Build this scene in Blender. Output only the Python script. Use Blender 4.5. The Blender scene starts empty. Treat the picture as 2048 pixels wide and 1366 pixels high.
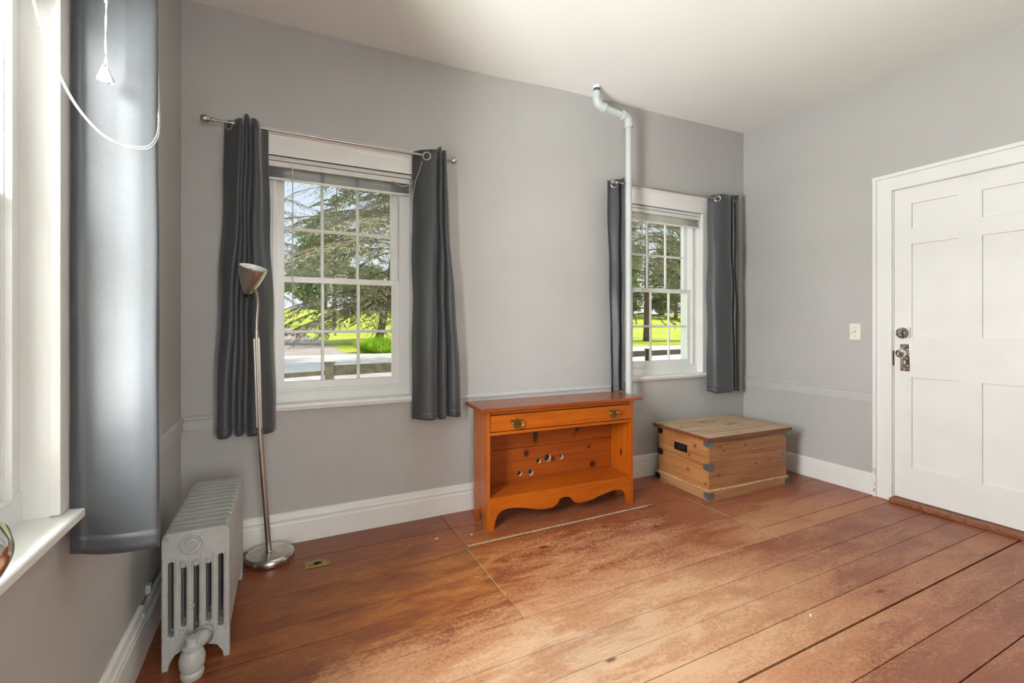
import bpy, bmesh, math, random
import numpy as np
from mathutils import Vector, Matrix, Quaternion
random.seed(7); rng = np.random.default_rng(7)
scene = bpy.context.scene
col = scene.collection
R = math.radians

# ------------------------------------------------------------------ camera
cam_d = bpy.data.cameras.new('camera'); cam = bpy.data.objects.new('camera', cam_d); col.objects.link(cam)
cam_d.sensor_width = 36.0; cam_d.lens = 920/2048*36.0; cam_d.shift_y = -33/2048
cam_d.clip_start = .02; cam_d.clip_end = 600
cam.location = (0, 0, 1.17); cam.rotation_euler = (R(90), 0, R(-26.2))
scene.camera = cam

# ------------------------------------------------------------------ sky, sun, daylight, exposure
world = bpy.data.worlds.new('sky'); scene.world = world; world.use_nodes = True
wt = world.node_tree; wt.nodes.clear()
wo = wt.nodes.new('ShaderNodeOutputWorld'); wb = wt.nodes.new('ShaderNodeBackground')
wtc = wt.nodes.new('ShaderNodeTexCoord'); wsep = wt.nodes.new('ShaderNodeSeparateXYZ'); wr = wt.nodes.new('ShaderNodeValToRGB')
wt.links.new(wtc.outputs['Generated'], wsep.inputs[0]); wt.links.new(wsep.outputs['Z'], wr.inputs[0])
wr.color_ramp.elements[0].position = 0.0; wr.color_ramp.elements[0].color = (.97, .98, 1.0, 1)
wr.color_ramp.elements[1].position = .40; wr.color_ramp.elements[1].color = (.62, .79, 1.0, 1)
wt.links.new(wr.outputs[0], wb.inputs['Color']); wb.inputs['Strength'].default_value = .92
wt.links.new(wb.outputs[0], wo.inputs['Surface'])

def light(name, kind, energy, loc, direction, color=(1, 1, 1), **kw):
    d = bpy.data.lights.new(name, kind); d.energy = energy; d.color = color
    for k, v in kw.items(): setattr(d, k, v)
    o = bpy.data.objects.new(name, d); col.objects.link(o); o.location = loc
    o.rotation_euler = Vector(direction).to_track_quat('-Z', 'Y').to_euler()
    return o
light('sun', 'SUN', 4.6, (9, -4, 11), (-.60, .25, -.76), (1, .95, .86), angle=R(1.5))
# daylight pouring through the side window: bright sky from above, sunlit ground from below
light('side_window_sky', 'AREA', 1500, (-2.5, .30, 1.95), (1, .28, -.12), (1, .995, .975), shape='RECTANGLE', size=2.6, size_y=2.8)
light('side_window_ground', 'AREA', 900, (-2.1, .60, .10), (1, .16, .50), (1, .995, .965), shape='RECTANGLE', size=2.4, size_y=.9)
# added fill lamp in the unseen hall, brightening the room through the doorway
light('doorway_fill', 'AREA', 75, (.45, -1.9, 1.35), (.45, 1, .10), (1, 1, .98), shape='RECTANGLE', size=1.9, size_y=2.0)
vs = scene.view_settings
vs.view_transform = 'Standard'; vs.look = 'None'; vs.gamma = 1; vs.use_curve_mapping = False; vs.exposure = 0.17

# ------------------------------------------------------------------ node helpers
class NT:
    def __init__(s, name):
        s.m = bpy.data.materials.new(name); s.m.use_nodes = True
        s.t = s.m.node_tree; s.t.nodes.clear()
        s.out = s.t.nodes.new('ShaderNodeOutputMaterial')
        s.bsdf = s.t.nodes.new('ShaderNodeBsdfPrincipled')
        s.t.links.new(s.bsdf.outputs[0], s.out.inputs[0])
    def put(s, sock, v):
        if v is None: return
        if isinstance(v, bpy.types.NodeSocket): s.t.links.new(v, sock)
        elif isinstance(v, (tuple, list)):
            v = tuple(v)
            if sock.type == 'RGBA' and len(v) == 3: v = v + (1,)
            sock.default_value = v
        else: sock.default_value = v
    def set(s, **kw):
        for k, v in kw.items(): s.put(s.bsdf.inputs[k.replace('_', ' ')], v)
        return s
    def pos(s): return s.t.nodes.new('ShaderNodeNewGeometry').outputs['Position']
    def obj(s): return s.t.nodes.new('ShaderNodeTexCoord').outputs['Object']
    def rand(s): return s.t.nodes.new('ShaderNodeObjectInfo').outputs['Random']
    def map(s, v, scale=(1, 1, 1), rot=(0, 0, 0), loc=(0, 0, 0)):
        if any(rot): v = s._rot(v, rot); rot = (0, 0, 0)
        n = s.t.nodes.new('ShaderNodeMapping'); s.put(n.inputs[0], v)
        n.inputs[1].default_value = loc; n.inputs[2].default_value = rot; n.inputs[3].default_value = scale
        return n.outputs[0]
    def _rot(s, v, rot):
        n = s.t.nodes.new('ShaderNodeMapping'); s.put(n.inputs[0], v); n.inputs[2].default_value = rot; return n.outputs[0]
    def noise(s, v, scale=1, detail=4, rough=.55, dist=0):
        n = s.t.nodes.new('ShaderNodeTexNoise'); s.put(n.inputs['Vector'], v)
        n.inputs['Scale'].default_value = scale; n.inputs['Detail'].default_value = detail
        n.inputs['Roughness'].default_value = rough; n.inputs['Distortion'].default_value = dist
        return n.outputs[0]
    def math(s, op, a, b=None, c=None, clamp=False):
        n = s.t.nodes.new('ShaderNodeMath'); n.operation = op; n.use_clamp = clamp
        s.put(n.inputs[0], a); s.put(n.inputs[1], b); s.put(n.inputs[2], c); return n.outputs[0]
    def vmath(s, op, a, b=None):
        n = s.t.nodes.new('ShaderNodeVectorMath'); n.operation = op
        s.put(n.inputs[0], a); s.put(n.inputs[1], b)
        return n.outputs['Value'] if op in ('LENGTH', 'DISTANCE', 'DOT_PRODUCT') else n.outputs[0]
    def sep(s, v):
        n = s.t.nodes.new('ShaderNodeSeparateXYZ'); s.put(n.inputs[0], v); return n.outputs
    def mix(s, f, a, b):
        n = s.t.nodes.new('ShaderNodeMix'); n.data_type = 'RGBA'
        s.put(n.inputs[0], f); s.put(n.inputs[6], a); s.put(n.inputs[7], b); return n.outputs[2]
    def step(s, v, a, b, clamp=True):
        n = s.t.nodes.new('ShaderNodeMapRange'); n.interpolation_type = 'SMOOTHSTEP'
        s.put(n.inputs[0], v); n.inputs[1].default_value = a; n.inputs[2].default_value = b
        return n.outputs[0]
    def bump(s, h, strength=.2, dist=.01):
        n = s.t.nodes.new('ShaderNodeBump'); n.inputs['Strength'].default_value = strength
        n.inputs['Distance'].default_value = dist; s.put(n.inputs['Height'], h)
        s.t.links.new(n.outputs[0], s.bsdf.inputs['Normal'])
    def ell(s, v, c, r, soft=.25):
        "1 inside an ellipsoid centre c radii r, 0 outside"
        d = s.vmath('LENGTH', s.vmath('DIVIDE', s.vmath('SUBTRACT', v, c), r))
        return s.math('SUBTRACT', 1.0, s.step(d, 1 - soft, 1 + soft))

def srgb(r, g, b):
    f = lambda c: c/12.92 if c <= .04045 else ((c+.055)/1.055)**2.4
    return (f(r/255), f(g/255), f(b/255))

def plain(name, c, rough=.5, metal=0, var=.06, vscale=8, bump=0, bscale=60, **kw):
    t = NT(name); v = t.obj()
    n = t.noise(v, vscale, 4)
    lo = tuple(x*(1-var) for x in c); hi = tuple(min(1, x*(1+var)) for x in c)
    t.set(Base_Color=t.mix(t.step(n, .3, .7), lo, hi), Roughness=rough, Metallic=metal)
    for k, val in kw.items(): t.put(t.bsdf.inputs[k.replace('_', ' ')], val)
    if bump: t.bump(t.noise(v, bscale, 3), bump, .004)
    return t.m

M = {}
def wall_mat():
    t = NT('wall_paint'); p = t.pos()
    n = t.noise(p, 1.3, 4); n2 = t.noise(p, 22, 5)
    c = t.mix(t.step(n, .3, .7), srgb(181, 180, 178), srgb(187, 186, 184))
    c = t.mix(t.math('MULTIPLY', t.step(n2, .66, .74), .12), c, srgb(160, 156, 152))
    # thin hair-line cracks and scuffs in the old plaster
    sc = t.noise(t.map(p, (2.2, 2.2, 1.1)), 1.6, 2, .5, 1.2)
    line = t.math('LESS_THAN', t.math('ABSOLUTE', t.math('SUBTRACT', sc, .62)), .0006)
    c = t.mix(t.math('MULTIPLY', line, .25), c, srgb(120, 118, 116))
    t.set(Base_Color=c, Roughness=.55); t.put(t.bsdf.inputs['Specular IOR Level'], .35)
    b = t.math('ADD', t.math('MULTIPLY', t.noise(p, 5, 4), 1.0), t.math('MULTIPLY', t.noise(p, 130, 2), .12))
    t.bump(b, .25, .012); return t.m
M['wall'] = wall_mat()
def ceil_mat():
    t = NT('ceiling_paint'); p = t.pos(); n = t.noise(p, .9, 3)
    c = t.mix(t.step(n, .3, .7), srgb(238, 237, 234), srgb(242, 241, 238))
    oval = t.ell(p, (1.42, 1.28, 2.8), (.10, .16, .3), .5)  # soft-edged darker oval in the ceiling colour
    c = t.mix(t.math('MULTIPLY', oval, .5), c, srgb(206, 202, 198))
    t.set(Base_Color=c, Roughness=.7); t.bump(t.noise(p, 3, 3), .15, .02); return t.m
M['ceil'] = ceil_mat()
M['trim'] = plain('white_trim_paint', srgb(232, 232, 229), .32, var=.02, vscale=5, bump=.06, bscale=25)
M['sash'] = plain('white_vinyl', srgb(228, 229, 228), .3, var=.015)
def chip_mat():
    t = NT('chipped_white_paint'); p = t.pos(); z = t.sep(p)[2]
    n = t.noise(t.map(p, (1, 1, .35)), 55, 3, .5)
    low = t.math('SUBTRACT', 1.0, t.step(z, .06, .36))
    edge = t.step(t.sep(p)[1], 1.715, 1.722)
    m = t.math('MULTIPLY', t.math('MULTIPLY', t.step(n, .56, .60), low), edge)
    c = t.mix(m, srgb(232, 232, 229), srgb(150, 126, 108))
    t.set(Base_Color=c, Roughness=.35); return t.m
M['chip'] = chip_mat()
M['rail'] = plain('chair_rail_paint', srgb(190, 189, 190), .5, var=.03, bump=.1)
M['dark'] = plain('dark_void', (.012, .010, .009), .9)
M['blackiron'] = plain('black_iron', (.018, .017, .016), .38, .6, bump=.1)
M['nickel'] = plain('brushed_nickel', (.50, .47, .43), .36, 1)
M['chrome'] = plain('polished_nickel', (.78, .76, .72), .12, 1)
M['steel'] = plain('worn_brushed_steel', (.50, .47, .43), .26, 1, var=.25, vscale=18)
M['zinc'] = plain('dull_zinc', srgb(128, 132, 132), .45, .75, var=.2, vscale=40, bump=.15)
M['brass'] = plain('aged_brass', (.36, .25, .075), .34, 1, var=.35, vscale=45)
M['iron'] = plain('grey_painted_iron', srgb(170, 172, 169), .42, 0, var=.06, vscale=30, bump=.22, bscale=120)
M['pipe'] = plain('pale_blue_grey_pipe_paint', srgb(192, 199, 199), .42, 0, var=.03, bump=.08)
M['bluecap'] = plain('old_blue_paint', srgb(52, 78, 96), .5, var=.4, vscale=90)
M['slat'] = plain('blind_slat', srgb(226, 226, 226), .3)
M['slatdark'] = plain('blind_headrail', srgb(220, 219, 214), .4)
M['cord'] = plain('white_cord', srgb(196, 195, 190), .7)
M['plasticw'] = plain('ivory_plastic', srgb(233, 230, 218), .3)
M['bulb'] = plain('opal_bulb', srgb(244, 243, 238), .25)
def glass_mat():
    t = NT('window_glass'); t.t.nodes.remove(t.bsdf)
    tr = t.t.nodes.new('ShaderNodeBsdfTransparent'); tr.inputs[0].default_value = (.97, .98, .98, 1)
    gl = t.t.nodes.new('ShaderNodeBsdfGlossy'); gl.inputs['Roughness'].default_value = .02
    fr = t.t.nodes.new('ShaderNodeFresnel'); fr.inputs[0].default_value = 1.10
    mx = t.t.nodes.new('ShaderNodeMixShader')
    t.t.links.new(fr.outputs[0], mx.inputs[0]); t.t.links.new(tr.outputs[0], mx.inputs[1]); t.t.links.new(gl.outputs[0], mx.inputs[2])
    t.t.links.new(mx.outputs[0], t.out.inputs[0]); return t.m
M['glass'] = glass_mat()
M['wand'] = plain('clear_acrylic_wand', srgb(225, 228, 226), .15, Transmission_Weight=.4)
def fabric(name, c):
    t = NT(name); v = t.obj()
    wv = t.noise(t.map(v, (1, 1, .12)), 420, 2); w2 = t.noise(t.map(v, (.12, .12, 1)), 420, 2)
    w = t.math('MULTIPLY', t.math('ADD', wv, w2), .5)
    n = t.noise(v, 4, 3)
    cc = t.mix(t.step(w, .35, .65), tuple(x*.94 for x in c), tuple(x*1.06 for x in c))
    t.set(Base_Color=cc, Roughness=.48); t.put(t.bsdf.inputs['Sheen Weight'], .4); t.put(t.bsdf.inputs['Sheen Roughness'], .35)
    t.put(t.bsdf.inputs['Specular IOR Level'], .58)
    t.bump(t.math('ADD', t.math('MULTIPLY', w, .08), t.math('MULTIPLY', n, 1.6)), .15, .006); return t.m
M['fabric'] = fabric('slate_grey_satin', (.055, .060, .067))

def floor_mat():
    t = NT('worn_painted_floorboards'); p = t.pos(); xyz = t.sep(p); r = t.rand()
    grain = t.noise(t.map(p, (1.2, 38, 1)), 1.6, 6, .62)
    fine = t.noise(t.map(p, (6, 150, 1)), 1.2, 4, .6)
    big = t.noise(p, 1.5, 4, .55)
    mid = t.noise(t.map(p, (1.9, 6.0, 1)), 1.6, 7, .68, .6)
    flake = t.noise(t.map(p, (62, 74, 1)), 1.0, 8, .82, .3)
    # where feet have worn the paint through: a broad path across the middle of the room
    core = t.ell(p, (1.25, 1.30, 0), (1.15, .50, 9), .9)
    core2 = t.ell(p, (2.70, 1.74, 0), (.70, .40, 9), .9)
    core3 = t.ell(p, (.50, 1.46, 0), (.75, .30, 9), .9)
    core4 = t.ell(p, (1.45, 1.95, 0), (.75, .30, 9), .9)
    bare = t.ell(p, (1.00, 1.34, 0), (.55, .26, 9), .8)
    far = t.ell(p, (2.6, 1.25, 0), (1.5, .75, 9), .8)
    mx = lambda a, b: t.math('MAXIMUM', a, b); ml = lambda a, b: t.math('MULTIPLY', a, b); ad = lambda a, b: t.math('ADD', a, b)
    reach = mx(core, mx(ml(core2, .62), mx(ml(core3, .85), mx(ml(core4, .60), ml(far, .50)))))
    w = ad(ad(ml(reach, .37), ml(r, .06)), ad(ml(mid, .36), ad(ml(flake, .62), ml(grain, .22))))
    wear = t.step(w, .755, .89)
    hard = t.step(w, .91, 1.0)
    # paint: brick red to the right, amber varnish near the left joint
    amber = t.ell(p, (.60, 2.02, 0), (.62, .36, 9), .8)
    amber2 = t.ell(p, (1.40, 2.15, 0), (1.0, .55, 9), .8)
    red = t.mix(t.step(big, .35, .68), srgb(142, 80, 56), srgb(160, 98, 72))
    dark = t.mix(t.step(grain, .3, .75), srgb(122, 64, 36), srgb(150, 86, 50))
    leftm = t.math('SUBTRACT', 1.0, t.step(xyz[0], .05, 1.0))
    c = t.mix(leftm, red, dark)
    c = t.mix(ml(amber2, .75), c, srgb(132, 68, 36))
    c = t.mix(ml(ml(amber, t.step(mid, .36, .60)), .85), c, srgb(182, 112, 46))
    hs = t.t.nodes.new('ShaderNodeHueSaturation'); t.put(hs.inputs['Value'], ad(.86, ml(r, .28))); t.put(hs.inputs['Color'], c); c = hs.outputs[0]
    c = t.mix(ml(t.step(grain, .52, .8), .30), c, srgb(108, 56, 34))
    tan = t.mix(t.step(grain, .35, .7), srgb(208, 160, 122), srgb(192, 136, 96))
    tan = t.mix(ml(bare, t.step(mid, .42, .60)), tan, srgb(224, 194, 160))
    c = t.mix(ml(wear, .70), c, tan); c = t.mix(ml(hard, .55), c, srgb(222, 184, 146))
    grey = t.ell(p, (1.00, 1.36, 0), (.30, .12, 9), .7)
    c = t.mix(ml(grey, ml(t.step(fine, .40, .62), .65)), c, srgb(158, 138, 120))
    # scratches in several directions
    scr = None
    for ang, th, sx, sy in ((.55, .665, 9, 230), (-.75, .67, 11, 250), (1.25, .675, 13, 260), (2.2, .675, 12, 280), (.12, .665, 6, 220), (2.75, .67, 14, 270), (1.0, .672, 16, 330), (-.3, .672, 15, 320)):
        n = t.noise(t.map(p, (sx, sy, 1), (0, 0, ang)), 1.0, 2, .5)
        s1 = t.step(n, th, th+.03); scr = s1 if scr is None else mx(scr, s1)
    zone = ml(t.step(mid, .38, .62), ad(.25, ml(mx(core, mx(core4, amber2)), .68)))
    c = t.mix(ml(scr, zone), c, srgb(222, 180, 142))
    # knots and old nail spots
    for kx, ky, rx, ry in ((1.66, 2.16, .016, .010), (1.93, 2.03, .018, .011), (1.22, 2.10, .028, .014), (2.35, 1.10, .022, .011), (1.02, 1.29, .022, .009)):
        c = t.mix(ml(t.ell(p, (kx, ky, 0), (rx, ry, 9), .5), .8), c, srgb(70, 40, 26))
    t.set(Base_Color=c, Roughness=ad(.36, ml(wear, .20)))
    t.put(t.bsdf.inputs['Specular IOR Level'], .42)
    t.bump(ad(ml(grain, .5), t.math('SUBTRACT', ml(fine, .3), ad(ml(scr, .25), ml(wear, .3)))), .22, .004)
    return t.m
M['floor'] = floor_mat()
M['filler'] = plain('pale_worn_filler', srgb(180, 156, 126), .75, var=.25, vscale=60, bump=.5, bscale=160)
M['thresh'] = plain('scuffed_threshold', srgb(140, 82, 52), .5, var=.35, vscale=30, bump=.2)

def wood(name, base, dark, axis=0, rough=.34, knots=(), patches=None, gscale=1.0, kcol=(.045, .012, .006)):
    t = NT(name); v = t.obj(); r = t.rand()
    sc = [26*gscale]*3; sc[axis] = 1.3*gscale
    g = t.noise(t.map(v, tuple(sc)), 1.5, 5, .6, .4)
    sc2 = [110*gscale]*3; sc2[axis] = 3*gscale
    f = t.noise(t.map(v, tuple(sc2)), 1.2, 3, .5)
    c = t.mix(t.step(g, .38, .74), base, dark)
    c = t.mix(t.math('MULTIPLY', t.step(f, .5, .75), .25), c, tuple(x*.6 for x in dark))
    big = t.noise(v, 3, 3)
    c = t.mix(t.math('MULTIPLY', t.step(big, .4, .7), .3), c, dark)
    if patches: 
        pn = t.noise(t.map(v, (2, 5, 5)), 2.0, 5, .65)
        c = t.mix(t.math('MULTIPLY', t.step(pn, .52, .66), .8), c, patches)
    for kc, kr in knots:
        c = t.mix(t.math('MULTIPLY', t.ell(v, kc, tuple(x*1.9 for x in kr), .5), .45), c, dark)
        c = t.mix(t.ell(v, kc, kr, .25), c, kcol)
    t.set(Base_Color=c, Roughness=rough); t.bump(t.math('ADD', g, t.math('MULTIPLY', f, .4)), .12, .003); return t.m

# ------------------------------------------------------------------ mesh helpers
ROOT = {}
def link(o): col.objects.link(o); return o
def tag(o, label=None, cat=None, group=None, kind=None):
    if label: o['label'] = label
    if cat: o['category'] = cat
    if group: o['group'] = group
    if kind: o['kind'] = kind
    return o
def thing(name, label, cat, loc=(0, 0, 0), rz=0, group=None, kind=None):
    o = link(bpy.data.objects.new(name, None)); o.location = loc; o.rotation_euler = (0, 0, rz)
    o.empty_display_size = .05
    ROOT[o.name] = Matrix.Translation(Vector(loc)) @ Matrix.Rotation(rz, 4, 'Z')
    return tag(o, label, cat, group, kind)
def finish(name, bm, mat, parent=None, smooth=True, ang=35, world=False):
    """link a bmesh as ONE object. With world=True its coordinates are world coordinates."""
    if world and parent is not None: bm.transform(ROOT[parent.name].inverted())
    bmesh.ops.recalc_face_normals(bm, faces=bm.faces[:])
    me = bpy.data.meshes.new(name); bm.to_mesh(me); bm.free()
    return mobj(name, me, mat, parent, smooth, ang)
def mobj(name, me, mat, parent=None, smooth=True, ang=35):
    o = link(bpy.data.objects.new(name, me))
    if mat is not None and len(me.materials) == 0: me.materials.append(M[mat] if isinstance(mat, str) else mat)
    if smooth:
        for f in me.polygons: f.use_smooth = True
        try: me.set_sharp_from_angle(angle=R(ang))
        except Exception: pass
        if ang <= 60 and len(me.polygons) < 4000:
            wn = o.modifiers.new('weighted', 'WEIGHTED_NORMAL'); wn.keep_sharp = True; wn.weight = 100
    if parent is not None:
        o.parent = parent
        if parent.name in ROOT: ROOT[o.name] = ROOT[parent.name]
    return o
def box(bm, x0, x1, y0, y1, z0, z1, bev=0, seg=2, mat=None):
    r = bmesh.ops.create_cube(bm, size=1)
    vsx = r['verts']
    for v in vsx:
        v.co = Vector(((x0+x1)/2 + v.co.x*(x1-x0), (y0+y1)/2 + v.co.y*(y1-y0), (z0+z1)/2 + v.co.z*(z1-z0)))
    if bev > 0:
        es = list({e for v in vsx for e in v.link_edges})
        r2 = bmesh.ops.bevel(bm, geom=es, offset=bev, segments=seg, affect='EDGES', profile=.6)
        vsx = list({v for f in r2['faces'] for v in f.verts} | {v for v in vsx if v.is_valid})
    if mat is not None: bmesh.ops.transform(bm, matrix=mat, verts=vsx)
    return vsx
def B(*a, **k): bm = bmesh.new(); box(bm, *a, **k); return bm
def ring(c, n, x, y, r):
    return [c + x*(math.cos(2*math.pi*i/n)*r) + y*(math.sin(2*math.pi*i/n)*r) for i in range(n)]
def tube(bm, pts, r, n=8, caps=True):
    pts = [Vector(p) for p in pts]
    rs = r if isinstance(r, (list, tuple)) else [r]*len(pts)
    prev = None; rows = []
    up = None
    for i, p in enumerate(pts):
        d = (pts[min(i+1, len(pts)-1)] - pts[max(i-1, 0)])
        if d.length < 1e-9: d = Vector((0, 0, 1))
        d.normalize()
        if up is None:
            up = Vector((0, 0, 1)) if abs(d.z) < .9 else Vector((1, 0, 0))
        x = d.cross(up)
        if x.length < 1e-6: x = d.orthogonal()
        x.normalize(); up = x.cross(d).normalized()
        rows.append([bm.verts.new(q) for q in ring(p, n, x, up, rs[i])])
    for a, b in zip(rows, rows[1:]):
        for i in range(n): bm.faces.new((a[i], a[(i+1) % n], b[(i+1) % n], b[i]))
    if caps:
        bm.faces.new(rows[0][::-1]); bm.faces.new(rows[-1])
    return bm
def lathe(bm, prof, n=24, mat=Matrix()):
    rows = []
    for r, z in prof:
        if r < 1e-6: rows.append([bm.verts.new(mat @ Vector((0, 0, z)))])
        else: rows.append([bm.verts.new(mat @ Vector((math.cos(2*math.pi*i/n)*r, math.sin(2*math.pi*i/n)*r, z))) for i in range(n)])
    for a, b in zip(rows, rows[1:]):
        for i in range(n):
            j = (i+1) % n
            if len(a) == 1 and len(b) == 1: continue
            if len(a) == 1: bm.faces.new((a[0], b[j], b[i]))
            elif len(b) == 1: bm.faces.new((a[i], a[j], b[0]))
            else: bm.faces.new((a[i], a[j], b[j], b[i]))
    return bm
def axis_mat(loc, d):
    return Matrix.Translation(Vector(loc)) @ Vector(d).to_track_quat('Z', 'Y').to_matrix().to_4x4()
def basis(o, a, b):
    a = Vector(a); b = Vector(b); c = a.cross(b)
    m = Matrix((a, b, c)).transposed().to_4x4(); m.translation = Vector(o); return m
def flat(bm, outer, holes=(), thick=.02, mat=Matrix(), bevel=0, bres=1):
    """extruded 2-D outline with holes; thickness runs 0..thick along +normal of the basis"""
    cu = bpy.data.curves.new('tmp', 'CURVE'); cu.dimensions = '2D'; cu.fill_mode = 'BOTH'
    cu.extrude = max(thick/2 - bevel, 1e-5)
    if bevel: cu.bevel_depth = bevel; cu.bevel_resolution = bres; cu.offset = -bevel
    for loop in [outer] + list(holes):
        s = cu.splines.new('POLY'); s.points.add(len(loop)-1); s.use_cyclic_u = True
        for q, pnt in zip(loop, s.points): pnt.co = (q[0], q[1], 0, 1)
    ob = bpy.data.objects.new('tmp', cu); col.objects.link(ob)
    dg = bpy.context.evaluated_depsgraph_get()
    me = bpy.data.meshes.new_from_object(ob.evaluated_get(dg))
    bpy.data.objects.remove(ob); bpy.data.curves.remove(cu)
    t = bmesh.new(); t.from_mesh(me); bpy.data.meshes.remove(me)
    bmesh.ops.remove_doubles(t, verts=t.verts[:], dist=1e-5)
    t.transform(mat @ Matrix.Translation((0, 0, thick/2)))
    me2 = bpy.data.meshes.new('tmp'); t.to_mesh(me2); t.free(); bm.from_mesh(me2); bpy.data.meshes.remove(me2)
    return bm
def rect(x0, x1, y0, y1): return [(x0, y0), (x1, y0), (x1, y1), (x0, y1)]
def circ(cx, cy, r, n=20, ry=None):
    ry = ry or r
    return [(cx+math.cos(2*math.pi*i/n)*r, cy+math.sin(2*math.pi*i/n)*ry) for i in range(n)]
def rrect(x0, x1, y0, y1, r, n=4):
    pts = []
    for cx, cy, a in ((x1-r, y0+r, -90), (x1-r, y1-r, 0), (x0+r, y1-r, 90), (x0+r, y0+r, 180)):
        for i in range(n+1):
            t = R(a + 90*i/n); pts.append((cx+math.cos(t)*r, cy+math.sin(t)*r))
    return pts
def catmull(pts, n):
    P = [np.array(p, float) for p in pts]; P = [2*P[0]-P[1]] + P + [2*P[-1]-P[-2]]
    out = []; seg = len(P)-3
    for i in range(n):
        u = i/(n-1)*seg; k = min(int(u), seg-1); t = u-k
        a, b, c, d = P[k], P[k+1], P[k+2], P[k+3]
        out.append(.5*((2*b)+(-a+c)*t+(2*a-5*b+4*c-d)*t*t+(-a+3*b-3*c+d)*t**3))
    return np.array(out)
def copy_tree(o, parent=None):
    c = o.copy(); col.objects.link(c); c.parent = parent
    for ch in [x for x in bpy.data.objects if x.parent == o]: copy_tree(ch, c)
    return c
# ================================================================== THE ROOM
XL, XR, YB, YF = -.462, 3.638, 2.75, -.25      # inner faces: left, right, back and front (behind the camera)
W1, W2, W3 = .285, 2.72, .953                 # window centres (two on the back wall, one on the left wall)
WH = .41                                      # half width of a wall opening
def win_hole(c, dz): return rect(c-WH, c+WH, .735+dz, 2.075+dz)
bXZ = lambda o: basis(o, (1, 0, 0), (0, 0, 1))     # thickness towards -Y
bYZ = lambda o: basis(o, (0, 1, 0), (0, 0, 1))     # thickness towards +X

w = flat(bmesh.new(), rect(-.62, 3.82, -.4, 3.0), [win_hole(W1, 0), win_hole(W2, .026)], .18, bXZ((0, YB+.18, 0)))
tag(finish('wall_back', w, 'wall', smooth=False), 'pale grey plaster wall with the two curtained windows', 'wall', kind='structure')
w = flat(bmesh.new(), rect(YF, YB, -.4, 3.0), [win_hole(W3, 0)], .18, bYZ((XL-.18, 0, 0)))
tag(finish('wall_left', w, 'wall', smooth=False), 'pale grey plaster wall behind the radiator', 'wall', kind='structure')
w = flat(bmesh.new(), rect(YF, YB, -.4, 3.0), [rect(.845, 1.645, 0.0, 2.075)], .18, bYZ((XR, 0, 0)))
tag(finish('wall_right', w, 'wall', smooth=False), 'pale grey plaster wall with the white panelled door', 'wall', kind='structure')
w = flat(bmesh.new(), rect(-.62, 3.82, -.4, 3.0), [rect(-.27, .63, 0, 2.08)], .14, bXZ((0, YF, 0)))
tag(finish('wall_front', w, 'wall', smooth=False), 'grey wall with the open doorway behind the viewer', 'wall', kind='structure')

# sagging ceiling
cx = [-.46, -.1, .44, .80, 1.19, 1.45, 1.69, 2.03, 2.87, 3.65]; cz = [2.777, 2.778, 2.783, 2.786, 2.794, 2.810, 2.824, 2.832, 2.848, 2.868]
def ceil_z(x, y):
    sl = min(1, max(0, (x-.9)/2.0)); return float(np.interp(x, cx, cz)) - .024*sl*(YB-y)
bm = bmesh.new(); nx, ny = 60, 24; g = []
for j in range(ny+1):
    y = YF-.02 + (YB-YF+.04)*j/ny
    g.append([bm.verts.new((XL-.02+(XR-XL+.04)*i/nx, y, ceil_z(XL-.02+(XR-XL+.04)*i/nx, y))) for i in range(nx+1)])
for j in range(ny):
    for i in range(nx): bm.faces.new((g[j][i], g[j+1][i], g[j+1][i+1], g[j][i+1]))
ext = bmesh.ops.extrude_face_region(bm, geom=bm.faces[:])
for v in ext['geom']:
    if isinstance(v, bmesh.types.BMVert): v.co.z = 3.05
tag(finish('ceiling', bm, 'ceil'), 'off-white plaster ceiling with a slight sag', 'ceiling', kind='structure')
# ------------------------------------------------------------------ floor: every board is a piece of its own
fl = finish('floor', B(XL-.17, XR+.17, YF-.14, YB+.17, -.14, -.028), 'dark', smooth=False)
tag(fl, 'worn reddish-brown painted floorboards', 'floor', kind='structure')
ROOT['floor'] = Matrix()
def plank(x0, x1, y0, y1, g0=.0011, g1=.0011):
    bm = B(x0+.0012, x1-.0012, y0+g0, y1-g1, -.028, random.uniform(-.0012, .0008), bev=.0015, seg=1)
    return finish('plank', bm, 'floor', fl, ang=60)
full = [YF, -.08, .09, .25, .40, .555, .705, .86, 1.022, 1.16, 1.30, 1.44, 1.63]
for a, b in zip(full, full[1:]):
    if abs(b-1.022) < 1e-6:   plank(XL, XR, a, b, .0007, .0025)
    elif abs(a-1.022) < 1e-6: plank(XL, XR, a, b, .0055, .0007)
    elif abs(b-.705) < 1e-6:  plank(XL, XR, a, b, .0007, .0025)
    else: plank(XL, XR, a, b)
for a, b in zip([1.63, 1.845, 1.99, 2.235, 2.53, YB], [1.845, 1.99, 2.235, 2.53, YB]): plank(XL, .853, a, b, .0022, .0022)
for a, b in ((1.63, 1.885), (1.885, 2.275), (2.297, 2.53), (2.53, YB)): plank(.853, 2.43, a, b, .0020, .0020)
for a, b in zip([1.63, 1.745, 1.93, 2.12, 2.31, 2.53, YB], [1.745, 1.93, 2.12, 2.31, 2.53, YB]): plank(2.43, XR, a, b, .0020, .0020)
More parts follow.
